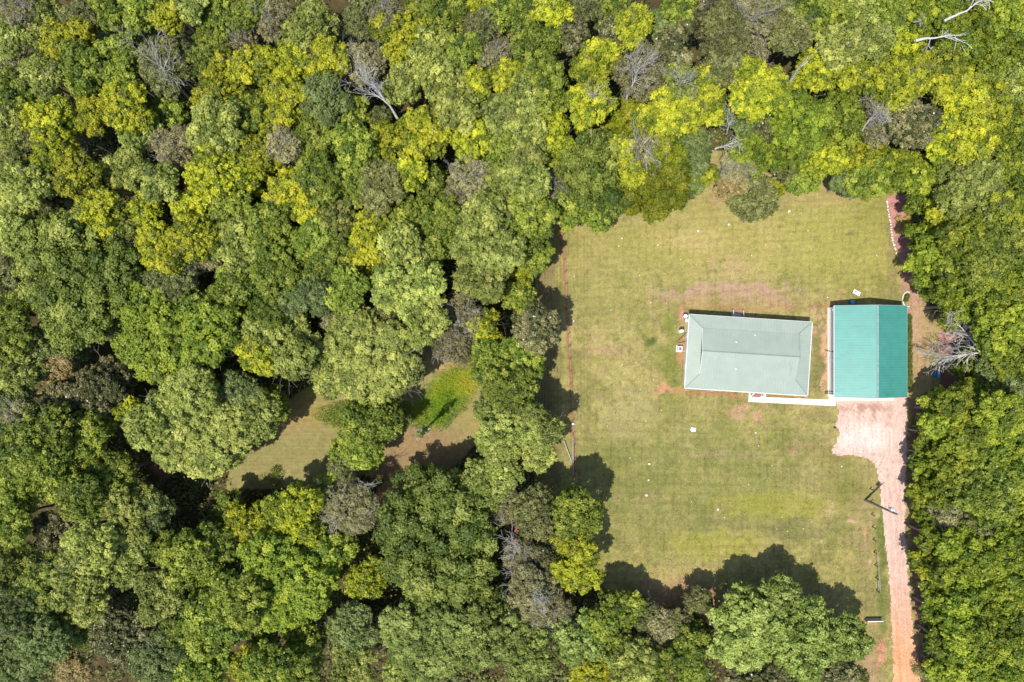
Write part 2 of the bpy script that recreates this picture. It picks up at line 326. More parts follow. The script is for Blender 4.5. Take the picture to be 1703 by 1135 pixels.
def ground():
    step = 0.25
    far = np.array([40, 100, 250, 700.0])
    gx = np.concatenate([-(85 + far)[::-1], np.arange(-85, 85.01, step), 85 + far])
    gy = np.concatenate([-(58 + far)[::-1], np.arange(-58, 58.01, step), 58 + far])
    X, Y = np.meshgrid(gx, gy); nx, ny = len(gx), len(gy)
    Z = (fbm(X * 0.8, Y * 0.8, 77, 3) - 0.5) * 0.05 * (np.abs(X) < 84) * (np.abs(Y) < 57)
    col = paint(X, Y).reshape(-1, 3)
    V = np.stack([X, Y, Z], -1).reshape(-1, 3)
    i = (np.arange(ny - 1)[:, None] * nx + np.arange(nx - 1)[None, :]).ravel()
    F = np.stack([i, i + 1, i + nx + 1, i + nx], 1)
    me = mesh_np("ground", V, F, True, [mat_soil("grass_and_soil")], vcol=col)
    tag(link("ground", me), "mown lawn, clearing and forest floor", None, None, "structure")
ground()

def drive():
    step = 0.16
    p0 = P(1370, 630); p1 = P(1560, 1235)
    gx = np.arange(p0.x, p1.x, step); gy = np.arange(p1.y, p0.y, step)
    X, Y = np.meshgrid(gx, gy); px, py = px_of(X, Y)
    wx = px + (fbm(X * 1.6, Y * 1.6, 51, 5) - 0.5) * 9; wy = py + (fbm(X * 1.6, Y * 1.6, 57, 5) - 0.5) * 7
    ok = inpoly(wx, wy, DRIVE)
    n2 = fbm(X * 0.7, Y * 0.7, 61)[..., None]; n4 = fbm(X * 3, Y * 3, 63, 3)[..., None]
    c = np.array
    col = c(C(234, 200, 184, .68)) * (0.92 + 0.16 * n2)
    b = np.clip(1.3 - ((px - 1443) / 50) ** 2 - ((py - 727) / 26) ** 2, 0, 1)[..., None]
    col = col * (1 - .6 * b) + c(C(242, 220, 208, .75)) * .6 * b
    b = np.clip(1.2 - ((px - 1430) / 60) ** 2 - ((py - 678) / 9) ** 2, 0, 1)[..., None] * np.clip((n2 - .4) * 6, 0, 1)
    col = col * (1 - .5 * b) + c(C(165, 115, 100)) * .5 * b
    dk = np.clip((fbm(X * .9, Y * .25, 65) - .5) * 5, 0, 1)[..., None] * np.clip(1.3 - np.hypot((px - 1440) / 62, (py - 690) / 24), 0, 1)[..., None]
    col = col * (1 - .45 * dk) + c(C(176, 128, 108)) * .45 * dk
    # curved tyre sweeps on the gravel pad
    r = np.hypot(px - 1395, py - 735); sw = (np.sin(r * 0.9) > 0.75)[..., None] * np.clip(1.2 - np.abs(r - 70) / 40, 0, 1)[..., None] * (n2 > .45)
    col = col * (1 - 0.20 * sw * (py < 800)[..., None])
    st = np.clip((fbm(X * 5, Y * .7, 66, 3) - .52) * 9, 0, 1)[..., None]; col = col * (1 - .14 * st)
    o = np.clip((py - 940) / 160, 0, 1)[..., None]
    col = col * (1 - .85 * o) + c(C(236, 174, 124, .68)) * .85 * o * (0.8 + .4 * n2)
    cx = np.interp(py, [760, 850, 950, 1040, 1135, 1235], [1486, 1488, 1493, 1500, 1508, 1514])
    for dx in (-9, 9, 2):
        rut = np.clip(1.2 - np.abs(px - cx - dx + (n2[..., 0] - .5) * 3) / 2.6, 0, 1)[..., None] * (py > 790)[..., None] * (.6 + .8 * n4)
        col = col * (1 - .24 * rut) + c(C(198, 148, 122)) * .24 * rut
    rut = np.clip(1.2 - np.abs(px - cx + 10) / 3.0, 0, 1)[..., None] * np.clip((py - 1000) / 90, 0, 1)[..., None]
    col = col * (1 - .6 * rut) + c(C(238, 166, 98)) * .6 * rut
    col = col * (0.90 + 0.20 * n4) * (.93 + .14 * fbm(X * 7, Y * 7, 69, 2)[..., None])
    Z = 0.045 + (fbm(X * 0.8, Y * 0.8, 77, 3) - 0.5) * 0.03
    nx = len(gx); cell = ok[:-1, :-1] & ok[1:, 1:] & ok[:-1, 1:] & ok[1:, :-1]
    jy, jx = np.nonzero(cell); i = jy * nx + jx
    F = np.stack([i, i + 1, i + nx + 1, i + nx], 1)
    used = np.unique(F); mp = np.zeros(X.size, int); mp[used] = np.arange(len(used))
    V = np.stack([X, Y, Z], -1).reshape(-1, 3)[used]
    me = mesh_np("driveway", V, mp[F], True, [mat_soil("pink_gravel", grain=(12.0, 0.20), bump=0.15, mid=.06)], vcol=np.clip(col.reshape(-1, 3)[used], 0, .9))
    rng = np.random.default_rng(9); pick = rng.choice(np.nonzero(ok.ravel())[0], 26000); cc = np.stack([X, Y, Z], -1).reshape(-1, 3)[pick] + rng.uniform(-.08, .08, (26000, 3)) * [1, 1, 0] + [0, 0, .02]
    a = rng.uniform(0, 6.28, 26000); s = (rng.uniform(.02, .07, 26000) * (1 + (rng.random(26000) < .04)))[:, None]; e = np.stack([np.cos(a), np.sin(a), 0 * a], 1); f = np.stack([-np.sin(a), np.cos(a), .3 * np.cos(3 * a)], 1)
    q = np.stack([cc - e * s, cc - f * s * .7, cc + e * s, cc + f * s * .8], 1).reshape(-1, 3); top = cc + [0, 0, .03]
    V2 = np.concatenate([q.reshape(-1, 4, 3), top[:, None]], 1).reshape(-1, 3); i5 = np.arange(26000)[:, None] * 5
    F2 = np.concatenate([i5 + [0, 1, 4], i5 + [1, 2, 4], i5 + [2, 3, 4], i5 + [3, 0, 4]]); cs = np.clip(col.reshape(-1, 3)[pick] * rng.uniform(.6, 1.35, (26000, 1)), 0, .85)
    tag(link("gravel", mesh_np("gravel", V2, F2, False, [mat_soil("loose_gravel", bump=0)], vcol=np.repeat(cs, 5, 0))), "loose pale stones of the gravel drive", "gravel", None, "stuff")
    tag(link("driveway", me), "pink gravel drive with orange wheel ruts", None, None, "structure")
drive()

# concrete path
def slab_px(name, pts, z, mat, kindlabel=None):
    w = [P(x, y, 0) for x, y in pts]
    o = MB().prism([(p.x, p.y) for p in reversed(w)], -0.02, z).build(name, mat, bevel=0.01)
    return o
o = slab_px("footpath", [(1244.5, 668.6), (1245.2, 654.0), (1273.5, 655.6), (1273.2, 660.6), (1378, 664.8), (1378.2, 661.0), (1389.5, 661.3), (1389.2, 675.6), (1378, 675.0)], 0.09, M_conc)
tag(o, "cream concrete path from the house steps to the garage", None, None, "structure")

def lawn_grass():
    "short uneven tufts over the lawn and the drive's edges"
    rng = np.random.default_rng(3); n = 300000
    a = P(880, 1140); z = P(1565, 300); X = rng.uniform(a.x, z.x, n); Y = rng.uniform(a.y, z.y, n); px, py = px_of(X, Y)
    ok = inpoly(px, py, LAWN) & ~inpoly(px, py, [(1140, 540), (1350, 548), (1343, 650), (1136, 640)]) & ~inpoly(px, py, [(1376, 510), (1490, 510), (1490, 668), (1376, 668)]) & ~inpoly(px, py, [(1243, 652), (1390, 658), (1390, 677), (1243, 670)])
    d1 = inpoly(px + 2.2, py, DRIVE) & inpoly(px - 2.2, py, DRIVE) & inpoly(px, py + 2.5, DRIVE); ok &= ~d1
    ok &= fbm(X * 1.1, Y * 1.1, 91) > rng.uniform(.30, .62, n)
    X = X[ok]; Y = Y[ok]; n = len(X)
    col = paint(X[None], Y[None])[0] * rng.uniform(.75, 1.35, (n, 1)) * np.array([1, 1.03, .92])
    h = rng.uniform(.03, .09, n); c = np.stack([X, Y, h], 1)
    nr = rng.normal(size=(n, 3)) * .55 + [0, 0, .75]; nr /= np.linalg.norm(nr, axis=1)[:, None]
    r = rng.normal(size=(n, 3)); e = np.cross(nr, r); e /= np.linalg.norm(e, axis=1)[:, None]; f = np.cross(nr, e)
    s = rng.uniform(.06, .17, n)[:, None]
    V = np.stack([c - e * s * .5, c + f * s * .35, c + e * s * .5, c - f * s * .35], 1).reshape(-1, 3)
    me = mesh_np("grass_tufts", V, np.arange(len(V)).reshape(-1, 4), False, [mat_soil("grass_blades", bump=0)], vcol=np.repeat(np.clip(col, 0, .9), 4, 0))
    tag(link("grass_tufts", me), "short uneven grass tufts of the mown lawn", "grass", None, "stuff")
lawn_grass()

# ------------------------------------------------------------------ house
def ribs_on(mb, fn, s0, s1, step, w, h):
    "thin raised seams; fn(s) gives the lower and upper end of the seam at s"
    s = s0
    while s < s1:
        a, b = fn(s)
        if (b - a).length > 0.15:
            mb.bar(a + Vector((0, 0, h / 2)), b + Vector((0, 0, h / 2)), w, h)
        s += step

def house():
    rz = math.radians(-3.65); ze = 3.15
    ctr = P(1244.8, 590.9, ze); root = empty("house", (ctr.x, ctr.y, 0), rz, "long single-storey house with a pale sage-green metal hip roof", "house")
    inv = Matrix.Rotation(-rz, 4, 'Z')
    def loc(px, py, z): p = P(px, py, z); return inv @ Vector((p.x - ctr.x, p.y - ctr.y, z))
    L = 204.5 * K * (H - ze) / 2; D = 122.6 * K * (H - ze) / 2
    zi = 3.44; zr = 4.45
    a = loc(1168.6, 546.9, zi); b = loc(1326.8, 555.3, zi); c = loc(1323.4, 632.3, zi); d = loc(1165.3, 620.5, zi)
    x0 = (a.x + d.x) / 2; x1 = (b.x + c.x) / 2; yt = (a.y + b.y) / 2; yb = (c.y + d.y) / 2; ym = (yt + yb) / 2
    E = [Vector((-L, D, ze)), Vector((L, D, ze)), Vector((L, -D, ze)), Vector((-L, -D, ze))]
    I = [Vector((x0, yt, zi)), Vector((x1, yt, zi)), Vector((x1, yb, zi)), Vector((x0, yb, zi))]
    R0 = Vector((x0 - .12, ym, zr)); R1 = Vector((x1 + .12, ym, zr))
    # walls
    wo = 0.42
    w = MB().box(-L + wo, L - wo, -D + wo, D - wo, 0, ze - 0.12); w.build("wall", M_cream, root)
    # lower roof: four sloping skirts
    low = MB()
    for k in range(4):
        e0, e1 = E[k], E[(k + 1) % 4]; i0, i1 = I[k], I[(k + 1) % 4]
        low.slab([e0, e1, i1, i0], 0.08)
        u = (e1 - e0).normalized(); n = (i0 - e0) - u * (i0 - e0).dot(u); ln = (e1 - e0).length
        a0 = (i0 - e0).dot(u); a1 = (i1 - e0).dot(u)
        def fn(s):
            t = 1.0
            if s < a0: t = s / a0
            elif s > a1: t = (ln - s) / (ln - a1)
            return e0 + u * s, e0 + u * s + n * t * 0.995
        ribs_on(low, fn, 0.12, ln - .1, 0.42, 0.05, 0.035)
    lo = low.build("lower_roof", M_sage, root)
    # hip seams
    hp = MB()
    for k in range(4): MB().bar(E[k] + Vector((0, 0, .012)), I[k] + Vector((0, 0, .012)), 0.11, 0.05).build("hip_cap", M_sage2, root)
    # upper gable roof
    up = MB()
    lift = Vector((0, 0, .05))
    A, B, Cc, Dd = [p + lift for p in I]
    A = A + Vector((-.12, 0, 0)); Dd = Dd + Vector((-.12, 0, 0)); B = B + Vector((.12, 0, 0)); Cc = Cc + Vector((.12, 0, 0))
    up.slab([A, B, R1, R0], 0.07); up.slab([Dd, R0, R1, Cc], 0.07)
    ribs_on(up, lambda s: (A + Vector((s, 0, 0)), R0 + Vector((s, 0, 0))), .1, (B - A).length, .42, .05, .035)
    ribs_on(up, lambda s: (Dd + Vector((s, 0, 0)), R0 + Vector((s, 0, 0))), .1, (B - A).length, .42, .05, .035)
    up.build("upper_roof", M_sage, root)
    rc = MB().bar(R0 + Vector((0, 0, .03)), R1 + Vector((0, 0, .03)), 0.16, 0.05); rc.build("ridge_cap", M_sage2, root)
    for sx, p0, p1, r in ((-1, A, Dd, R0), (1, B, Cc, R1)):
        g = MB(); q = Vector((-sx * 0.1, 0, 0))
        g.add([p0 + q - lift * 3, p1 + q - lift * 3, r + q - Vector((0, 0, .08)), p0 - lift * 3, p1 - lift * 3, r - Vector((0, 0, .08))], [(0, 1, 2), (5, 4, 3), (0, 3, 4, 1), (1, 4, 5, 2), (2, 5, 3, 0)])
        g.build("gable_end", M_sage2, root)
        t = MB().bar(p0 - Vector((0, 0, .03)), r - Vector((0, 0, .03)), .05, .12).bar(p1 - Vector((0, 0, .03)), r - Vector((0, 0, .03)), .05, .12)
        t.build("gable_trim", M_white if sx < 0 else M_sage2, root)
    # white gutters on the four eaves
    for k in range(4):
        e0, e1 = E[k], E[(k + 1) % 4]; u = (e1 - e0).normalized(); out = Vector((-u.y, u.x, 0))
        g = MB().bar(e0 + out * 0.045 - Vector((0, 0, .06)) + u * 0.002, e1 + out * 0.045 - Vector((0, 0, .06)) - u * 0.002, .09 if k != 0 else .05, .11)
        g.build("gutter", M_white, root)
    # small roof vents
    for px, py in ((1225, 569.5), (1257.5, 558), (1225, 614)):
        p = loc(px, py, 4.1); base = ze
        t = (p.y - ym) / ((yt if p.y > ym else yb) - ym); z = zr + (zi - zr) * t
        v = MB().tube([(p.x, p.y, z - .05), (p.x, p.y, z + .28)], .07, 10).tube([(p.x, p.y, z - .02), (p.x, p.y, z + .05)], .14, 10)
        v.build("roof_vent", M_white, root)
    # windows and doors on the long and short walls
    def opening(x, y, nx, ny, wd, z0, z1, name):
        f = MB(); t = Vector((-ny, nx, 0)); n = Vector((nx, ny, 0)); p = Vector((x, y, 0))
        f.bar(p + n * .03 + Vector((0, 0, z1)) - t * wd / 2, p + n * .03 + Vector((0, 0, z1)) + t * wd / 2, .08, .08)
        f.bar(p + n * .03 + Vector((0, 0, z0)) - t * wd / 2, p + n * .03 + Vector((0, 0, z0)) + t * wd / 2, .08, .08)
        for s in (-1, 1): f.bar(p + n * .03 + t * (wd / 2 - .04) * s + Vector((0, 0, z0 + .04)), p + n * .03 + t * (wd / 2 - .04) * s + Vector((0, 0, z1 - .04)), .07, .07)
        fo = f.build(name, M_white, root)
        g = MB().bar(p + n * .015 + Vector((0, 0, (z0 + z1) / 2)) - t * (wd / 2 - .075), p + n * .015 + Vector((0, 0, (z0 + z1) / 2)) + t * (wd / 2 - .075), .03, z1 - z0 - .08)
        g.build("pane" if name == "window" else "door_leaf", M_glass if name == "window" else M_white, fo)
    for x in (-6.5, -3, 4.2, 7.2): opening(x, -D + wo, 0, -1, 1.1, .95, 2.1, "window")
    for x in (-7, 3.6, 6.8): opening(x, D - wo, 0, 1, 1.1, .95, 2.1, "window")
    opening(1.7, -D + wo, 0, -1, .95, .45, 2.45, "door"); opening(-1.2, D - wo, 0, 1, .95, .45, 2.45, "door")
    for y in (-2.5, 2.4): opening(-L + wo, y, -1, 0, 1.0, .95, 2.1, "window"); opening(L - wo, y, 1, 0, 1.0, .95, 2.1, "window")
    return root, rz, ctr, L, D, wo, loc
house_o, hrz, hctr, HL, HD, hwo, hloc = house()
hrot = Matrix.Rotation(hrz, 4, 'Z')
def hw(x, y, z=0): return hrot @ Vector((x, y, 0)) + Vector((hctr.x, hctr.y, z))

def steps(xc, side, reach, label, treadmat):
    "flight of steps at the house wall with a white railing on each side"
    y0 = side * (HD - hwo); w = hw(xc, y0)
    r = empty("porch_steps", (w.x, w.y, 0), hrz + (0 if side < 0 else math.pi), label, "steps")
    # local: -y runs away from the wall
    t = MB(); t.box(-.72, .72, -.75, -.01, 0, .42); t.box(-.72, .72, -1.03, -.75, 0, .28); t.box(-.72, .72, -1.31, -1.03, 0, .14)
    t.build("treads", treadmat, r, bevel=.012)
    for s in (-1, 1):
        for q in (0.0, 0.17) if side < 0 else (0.0,):
            x = s * (.80 + q); ra = MB()
            ra.bar((x, -.03, 1.35), (x, -.72, 1.35), .07, .05).bar((x, -.72, 1.35), (x, -reach, .93), .07, .05)
            for yy, zt in ((-.08, 1.35), (-.72, 1.35), (-reach, .93)): ra.box(x - .035, x + .035, yy - .035, yy + .035, 0, zt)
            ra.bar((x, -.08, .45), (x, -.72, .45), .04, .04)
            k = -.18
            while k > -reach: ra.box(x - .012, x + .012, k - .012, k + .012, .1, (1.33 if k > -.72 else 1.33 - (-k - .72) / (reach - .72) * .42)); k -= .13
            ra.build("railing", M_white, r)
    return r
fl = hloc(1259.5, 652, 0.5)
steps(fl.x, -1, 1.02, "red brick front steps between white railings at the concrete path", M_brick)
bl = hloc(1227.2, 523, 0.8)
steps(bl.x, 1, 1.7, "back steps with two white railings in the shadow behind the house", M_woodg)

# ------------------------------------------------------------------ garage
def garage():
    ze = 3.05; zr = 5.1
    a = P(1387.4, 508.7, ze); b = P(1508.4, 660.6, ze)
    cx = (a.x + b.x) / 2; cy = (a.y + b.y) / 2; L = (b.x - a.x) / 2; D = (a.y - b.y) / 2
    root = empty("garage", (cx, cy, 0), 0, "big garage with a bright teal ribbed metal gable roof", "garage")
    wo = .34; ww = .55; wz = ze - .12
    w = MB().box(-L + ww, L - wo, -D + .12, D - .12, 0, wz)
    for s in (-1, 1):
        y = s * (D - .12)
        w.add([(-L + ww, y, wz), (L - wo, y, wz), (0, y, zr - .25), (-L + ww, y - s * .1, wz), (L - wo, y - s * .1, wz), (0, y - s * .1, zr - .25)],
              [(0, 1, 2), (5, 4, 3), (0, 3, 4, 1), (1, 4, 5, 2), (2, 5, 3, 0)])
    w.build("wall", mat_plain("white_metal_siding", (.80, .76, .75), .6, noise=.04), root)
    for s in (-1, 1):
        r = MB(); e0 = Vector((s * L, -D, ze)); e1 = Vector((s * L, D, ze)); t0 = Vector((0, -D, zr)); t1 = Vector((0, D, zr))
        r.slab([e0, e1, t1, t0], .07)
        ribs_on(r, lambda q: (e0 + Vector((0, q, 0)), t0 + Vector((0, q, 0))), .08, 2 * D, .42, .07, .045)
        r.build("roof_panel", M_teal, root)
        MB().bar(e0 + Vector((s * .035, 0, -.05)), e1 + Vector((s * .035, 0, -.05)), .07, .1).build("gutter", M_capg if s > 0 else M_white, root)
        for yy in (-D - .018, D + .018):
            MB().bar(Vector((s * L, yy, ze - .03)), Vector((s * .02, yy, zr - .03)), .035, .13).build("barge_board", M_woodg, root)
    MB().bar((0, -D - .03, zr + .035), (0, D + .03, zr + .035), .26, .06).build("ridge_cap", M_capg, root)
    # garage doors on the south wall, side door and drainpipes on the west wall
    for x in (-2.75, 2.35):
        d = MB().box(x - 2.0, x + 2.0, -D + .05, -D + .11, 0.02, 2.5)
        for k in range(1, 5): d.box(x - 1.98, x + 1.98, -D + .02, -D + .05, k * .5 - .015, k * .5 + .015)
        d.build("garage_door", M_white, root)
    py = P(0, 600, 1).y - cy
    dr = MB().box(-L + ww - .06, -L + ww - .005, py - .5, py + .5, .05, 2.15).build("door", mat_plain("blue_white_paint", (.74, .80, .92), .4), root)
    MB().box(-L + ww - .12, -L + ww - .063, py - .38, py - .33, 1.0, 1.12).build("handle", M_black, dr)
    for pyy, tilt in ((585, .9), (652, -.5), (655.5, -.1)):
        y = P(0, pyy, 1.5).y - cy; x = -L + ww - .06
        MB().tube([(-L - .02, y - tilt * .35, ze - .12), (x + .01, y, ze - .55), (x, y, 1.4), (x, y + .02, .25), (x - .62, y + tilt * .3, .13)], .06, 8).build("drainpipe", M_black, root)
    lam = P(1381, 515.5, 2.4); lx, ly = -L + ww, lam.y - cy
    lt = MB().bar((lx, ly, 2.5), (lx - .35, ly, 2.6), .05, .05).build("lamp_arm", M_black, root)
    MB().tube([(lx - .36, ly, 2.62), (lx - .36, ly, 2.42)], [.06, .2], 12).build("lamp_shade", M_white, lt)
    # concrete apron in front and footing along the west wall
    return root, cx, cy, L, D
gar_o, gcx, gcy, GL, GD = garage()
o = slab_px("garage_apron", [(1388, 675), (1389.3, 661.5), (1388.5, 655), (1486, 655), (1486, 666.6), (1390, 666.4)][2:] + [(1389.5, 661.4)], 0.075, M_conc)
tag(o, "concrete apron along the front of the garage", None, None, "structure")

o = slab_px("garage_footing", [(1376.4, 512), (1388, 512), (1388, 660.6), (1376.4, 660.6)], 0.07, M_conc)
tag(o, "pale concrete strip along the left wall of the garage", None, None, "structure")

# ------------------------------------------------------------------ yard things
def cyl(mb, x, y, r0, r1, z0, z1, n=20): return mb.tube([(x, y, z0), (x, y, z1)], [r0, r1], n)

p = P(1131.3, 580.3, .8); ac = empty("air_conditioner", (p.x, p.y, 0), hrz, "white square air conditioner with a dark fan beside the house", "air conditioner")
MB().box(-.48, .48, -.52, .52, 0, .08).build("pad", M_conc, ac)
b = MB().box(-.36, .36, -.40, .40, .08, .82).build("casing", M_white, ac, bevel=.02)
f = MB()
cyl(f, 0, 0, .27, .27, .824, .834, 24); f.build("fan_grille", mat_plain("grey_blue_grille", (.30, .36, .42), .5), ac)
f = MB()
for k in range(4):
    t = k * math.pi / 2 + .4; c_, s_ = math.cos(t), math.sin(t)
    f.bar((.05 * c_, .05 * s_, .85), (.23 * c_ - .06 * s_, .23 * s_ + .06 * c_, .85), .11, .015)
cyl(f, 0, 0, .06, .06, .84, .87, 12); f.build("fan_blades", M_navy, ac)
MB().tube([(.36, -.33, .3), (.7, -.36, .28), (1.15, -.36, .3)], .03, 6).build("pipe", M_white, ac)

p = P(1133, 551, 1.6); sd = empty("satellite_dish", (p.x, p.y, 0), 0, "white satellite dish on a short mast left of the house", "satellite dish")
MB().tube([(0, .12, 0), (0, .12, 1.3), (0, .02, 1.55)], .03, 8).build("mast", M_grey, sd)
vs = []; fs = []; n = 28; rings = 5
tilt = Matrix.Rotation(math.radians(52), 4, 'X')
for sgn in (0, 1):
    for i in range(rings + 1):
        r = .43 * i / rings
        for k in range(n):
            t = 2 * math.pi * k / n
            v = tilt @ Vector((r * math.cos(t), r * math.sin(t), .35 * r * r - .03 - .012 * sgn)); vs.append((v.x, v.y, v.z + 1.6))
for sgn in (0, 1):
    o0 = sgn * (rings + 1) * n
    for i in range(rings):
        for k in range(n): fs.append((o0 + i * n + k, o0 + i * n + (k + 1) % n, o0 + (i + 1) * n + (k + 1) % n, o0 + (i + 1) * n + k))
for k in range(n):
    a0 = rings * n; b0 = (2 * rings + 1) * n; fs.append((a0 + k, a0 + (k + 1) % n, b0 + (k + 1) % n, b0 + k))
MB().add(vs, fs).build("reflector", M_white, sd, smooth=True)
MB().bar((0, -.28, 1.28), (0, -.62, 1.55), .03, .03).build("feed_arm", M_grey, sd)
MB().box(-.05, .05, -.68, -.58, 1.5, 1.6).build("receiver", mat_plain("yellow_plastic", (.6, .5, .2), .5), sd)

p = P(1140.2, 526.3, .9); tk = empty("water_tank", (p.x, p.y, 0), 0, "round white tank with a dark rim by the upper left house corner", "tank")
m = MB(); cyl(m, 0, 0, .33, .35, 0, .84, 24); m.build("tank_body", M_white, tk)
m = MB(); cyl(m, 0, 0, .41, .41, .84, .88, 24); m.build("rim", M_navy, tk)
m = MB(); m.tube([(0, 0, .88), (0, 0, .93), (0, 0, .97)], [.34, .33, .16], 24); m.tube([(.08, .03, .96), (.08, .03, 1.05)], .05, 8); lid = m.build("lid", M_white, tk)
p = P(1142.6, 533.2, .6); tk = empty("garden_bin", (p.x, p.y, 0), .2, "small white bin against the house just below the round tank", "bin")
m = MB(); cyl(m, 0, 0, .22, .27, 0, .55, 16); m.build("bin_body", M_white, tk); m = MB(); cyl(m, 0, 0, .29, .25, .55, .61, 16); m.build("lid", M_white, tk)
pts = [P(1142.3, 552), P(1137, 557.5), P(1133, 562), P(1128, 566), P(1126.9, 569.6), P(1131, 570), P(1138, 568.6), P(1140.5, 566.2)]
m = MB(); m.tube([(q.x, q.y, .07) for q in pts], .045, 8); tag(m.build("garden_hose", M_black), "dark hose lying on the red soil beside the house", "hose")

# cornhole board behind the garage
p = P(1424.8, 487.0, .2); cb = empty("cornhole_board", (p.x, p.y, 0), math.radians(-24), "white game board with a blue emblem behind the garage", "game board")
m = MB().add([(-.64, -.33, .30), (.64, -.33, .10), (.64, .33, .10), (-.64, .33, .30), (-.64, -.33, .24), (.64, -.33, .04), (.64, .33, .04), (-.64, .33, .24)],
             [(0, 1, 2, 3), (7, 6, 5, 4), (0, 4, 5, 1), (1, 5, 6, 2), (2, 6, 7, 3), (3, 7, 4, 0)]); m.build("board", M_white, cb)
for s in (-.28, .28): MB().box(-.60, -.54, s - .03, s + .03, 0, .235).build("leg", M_woodg, cb)
def disc_on(x, y, r, n=18): return [(x + r * math.cos(2 * math.pi * k / n), y + r * math.sin(2 * math.pi * k / n), .2 - (x + r * math.cos(2 * math.pi * k / n)) * .156 + .006) for k in range(n)]
m = MB(); m.slab(disc_on(.42, -.10, .085), .004); m.build("hole", M_black, cb)
m = MB()
for q in ((-.22, .10, .09), (-.16, .04, .10), (-.24, .0, .06), (-.10, .11, .06)): m.slab(disc_on(*q), .004 + .001 * q[2])
m.build("emblem", M_emb, cb)

p = P(1152.8, 714.6, .1); wb = empty("flat_board", (p.x, p.y, 0), math.radians(-5), "white board lying alone on the lawn below the house", "board")
m = MB().add([(-.40, .30, .16), (.45, .27, .12), (.42, -.32, .10), (-.28, -.34, .10), (-.44, -.08, .13), (-.40, .30, .12), (.45, .27, .08), (.42, -.32, .06), (-.28, -.34, .06), (-.44, -.08, .09)],
             [(0, 1, 2, 3, 4), (9, 8, 7, 6, 5), (0, 5, 6, 1), (1, 6, 7, 2), (2, 7, 8, 3), (3, 8, 9, 4), (4, 9, 5, 0)]); m.build("board", M_white, wb)
MB().bar((-.52, .02, .09), (-.34, -.02, .18), .12, .03).build("flap", M_white, wb)
MB().bar((-.44, .12, .17), (-.24, .02, .165), .12, .02).build("notch", M_black, wb)
MB().box(-.3, -.2, -.2, .2, 0, .09).build("batten", M_woodg, wb); MB().box(.2, .3, -.2, .2, 0, .07).build("batten", M_woodg, wb)

p = P(1418.6, 502.8, .9); br = empty("plastic_drum", (p.x, p.y, 0), 0, "blue drum standing in the shadow behind the garage", "drum")
m = MB(); m.tube([(0, 0, 0), (0, 0, .25), (0, 0, .3), (0, 0, .6), (0, 0, .65), (0, 0, .88)], [.28, .29, .31, .31, .29, .28], 20); m.build("drum_body", M_blue, br)
m = MB(); m.tube([(0, 0, .885), (0, 0, .90), (0, 0, .94)], [.30, .30, .15], 20); m.build("lid", mat_plain("light_blue_plastic", (.03, .30, .62), .35), br)
p = P(1558.8, 622.5, .5); tb = empty("plastic_tub", (p.x, p.y, 0), .3, "round blue tub under the dead branches right of the garage", "tub")
m = MB(); m.tube([(0, 0, 0), (0, 0, .5), (0, 0, .52)], [.48, .58, .60], 24); m.build("tub_body", M_blue, tb)
m = MB(); m.tube([(0, 0, .522), (0, 0, .60)], [.62, .40], 24); m.build("cover", mat_plain("dull_blue_sheet", (.02, .15, .30), .5), tb)
p = P(1389, 712, .4); lp = empty("marker_post", (p.x, p.y, 0), 0, "short black post at the left edge of the gravel", "post")
m = MB(); cyl(m, 0, 0, .08, .07, 0, .45, 10); m.build("post", M_black, lp); m = MB(); cyl(m, 0, 0, .13, .05, .45, .55, 10); m.build("cap", M_black, lp)

# utility pole with transformer
p = P(1438.6, 831.8, 0); up = empty("utility_pole", (p.x, p.y, 0), 0, "tall wooden utility pole with a grey transformer near the drive", "utility pole")
MB().tube([(0, 0, 0), (0, 0, 4.5), (0, 0, 9.25)], [.21, .18, .14], 12).build("pole", mat_plain("pole_wood", (.20, .19, .16), .85, scale=4, noise=.25), up)
m = MB(); m.tube([(-.12, .46, 7.3), (-.12, .46, 7.35), (-.12, .46, 8.15), (-.12, .46, 8.25)], [.22, .26, .26, .18], 16); tr = m.build("transformer", mat_plain("light_grey_metal", (.55, .57, .58), .4), up)
m = MB(); m.tube([(-.2, .46, 8.25), (-.2, .46, 8.5)], [.06, .03], 8).tube([(-.02, .5, 8.25), (-.02, .5, 8.45)], [.06, .03], 8); m.build("bushing", M_white, tr)
MB().bar((-.12, .1, 7.8), (-.12, .24, 7.8), .12, .4).build("bracket", M_grey, up)
m = MB(); m.bar((-.1, -.12, 8.95), (.55, .30, 8.95), .06, .06); m.build("insulator_arm", M_grey, up)
for q in ([(.5, .27, 8.98), (.5, .27, 9.2)], [(0, 0, 9.25), (0, 0, 9.5)]): MB().tube(q, [.07, .05], 8).build("insulator", M_white, up)

# paddock fence left of the drive
fp = [(1446.5, 813), (1447.8, 834.2), (1448.9, 855.3), (1450.4, 876.2), (1451.8, 897.2), (1453.0, 918.3), (1454.3, 939.6), (1455.8, 960.8), (1457.4, 981.8)]
W = [P(x, y) for x, y in fp]
fe = empty("rail_fence", tuple(W[0]), 0, "line of dark fence posts left of the drive with pale rails at its lower end", "fence")
pm = None
for q in W:
    d = q - W[0]
    if pm is None: pm = MB().box(-.065, .065, -.065, .065, 0, 1.15).build("post", M_wood, fe, bevel=.01)
    else:
        o = pm.copy(); sc.collection.objects.link(o); o.location = d
for k in range(5, 8):
    a = W[k] - W[0]; b = W[k + 1] - W[0]
    MB().bar(a + Vector((.085, 0, 1.08)), b + Vector((.085, 0, 1.08)), .035, .10).build("rail", M_woodg, fe)
    if k == 7: MB().bar(a + Vector((.085, 0, .6)), b + Vector((.085, 0, .6)), .035, .10).build("rail", M_woodg, fe)

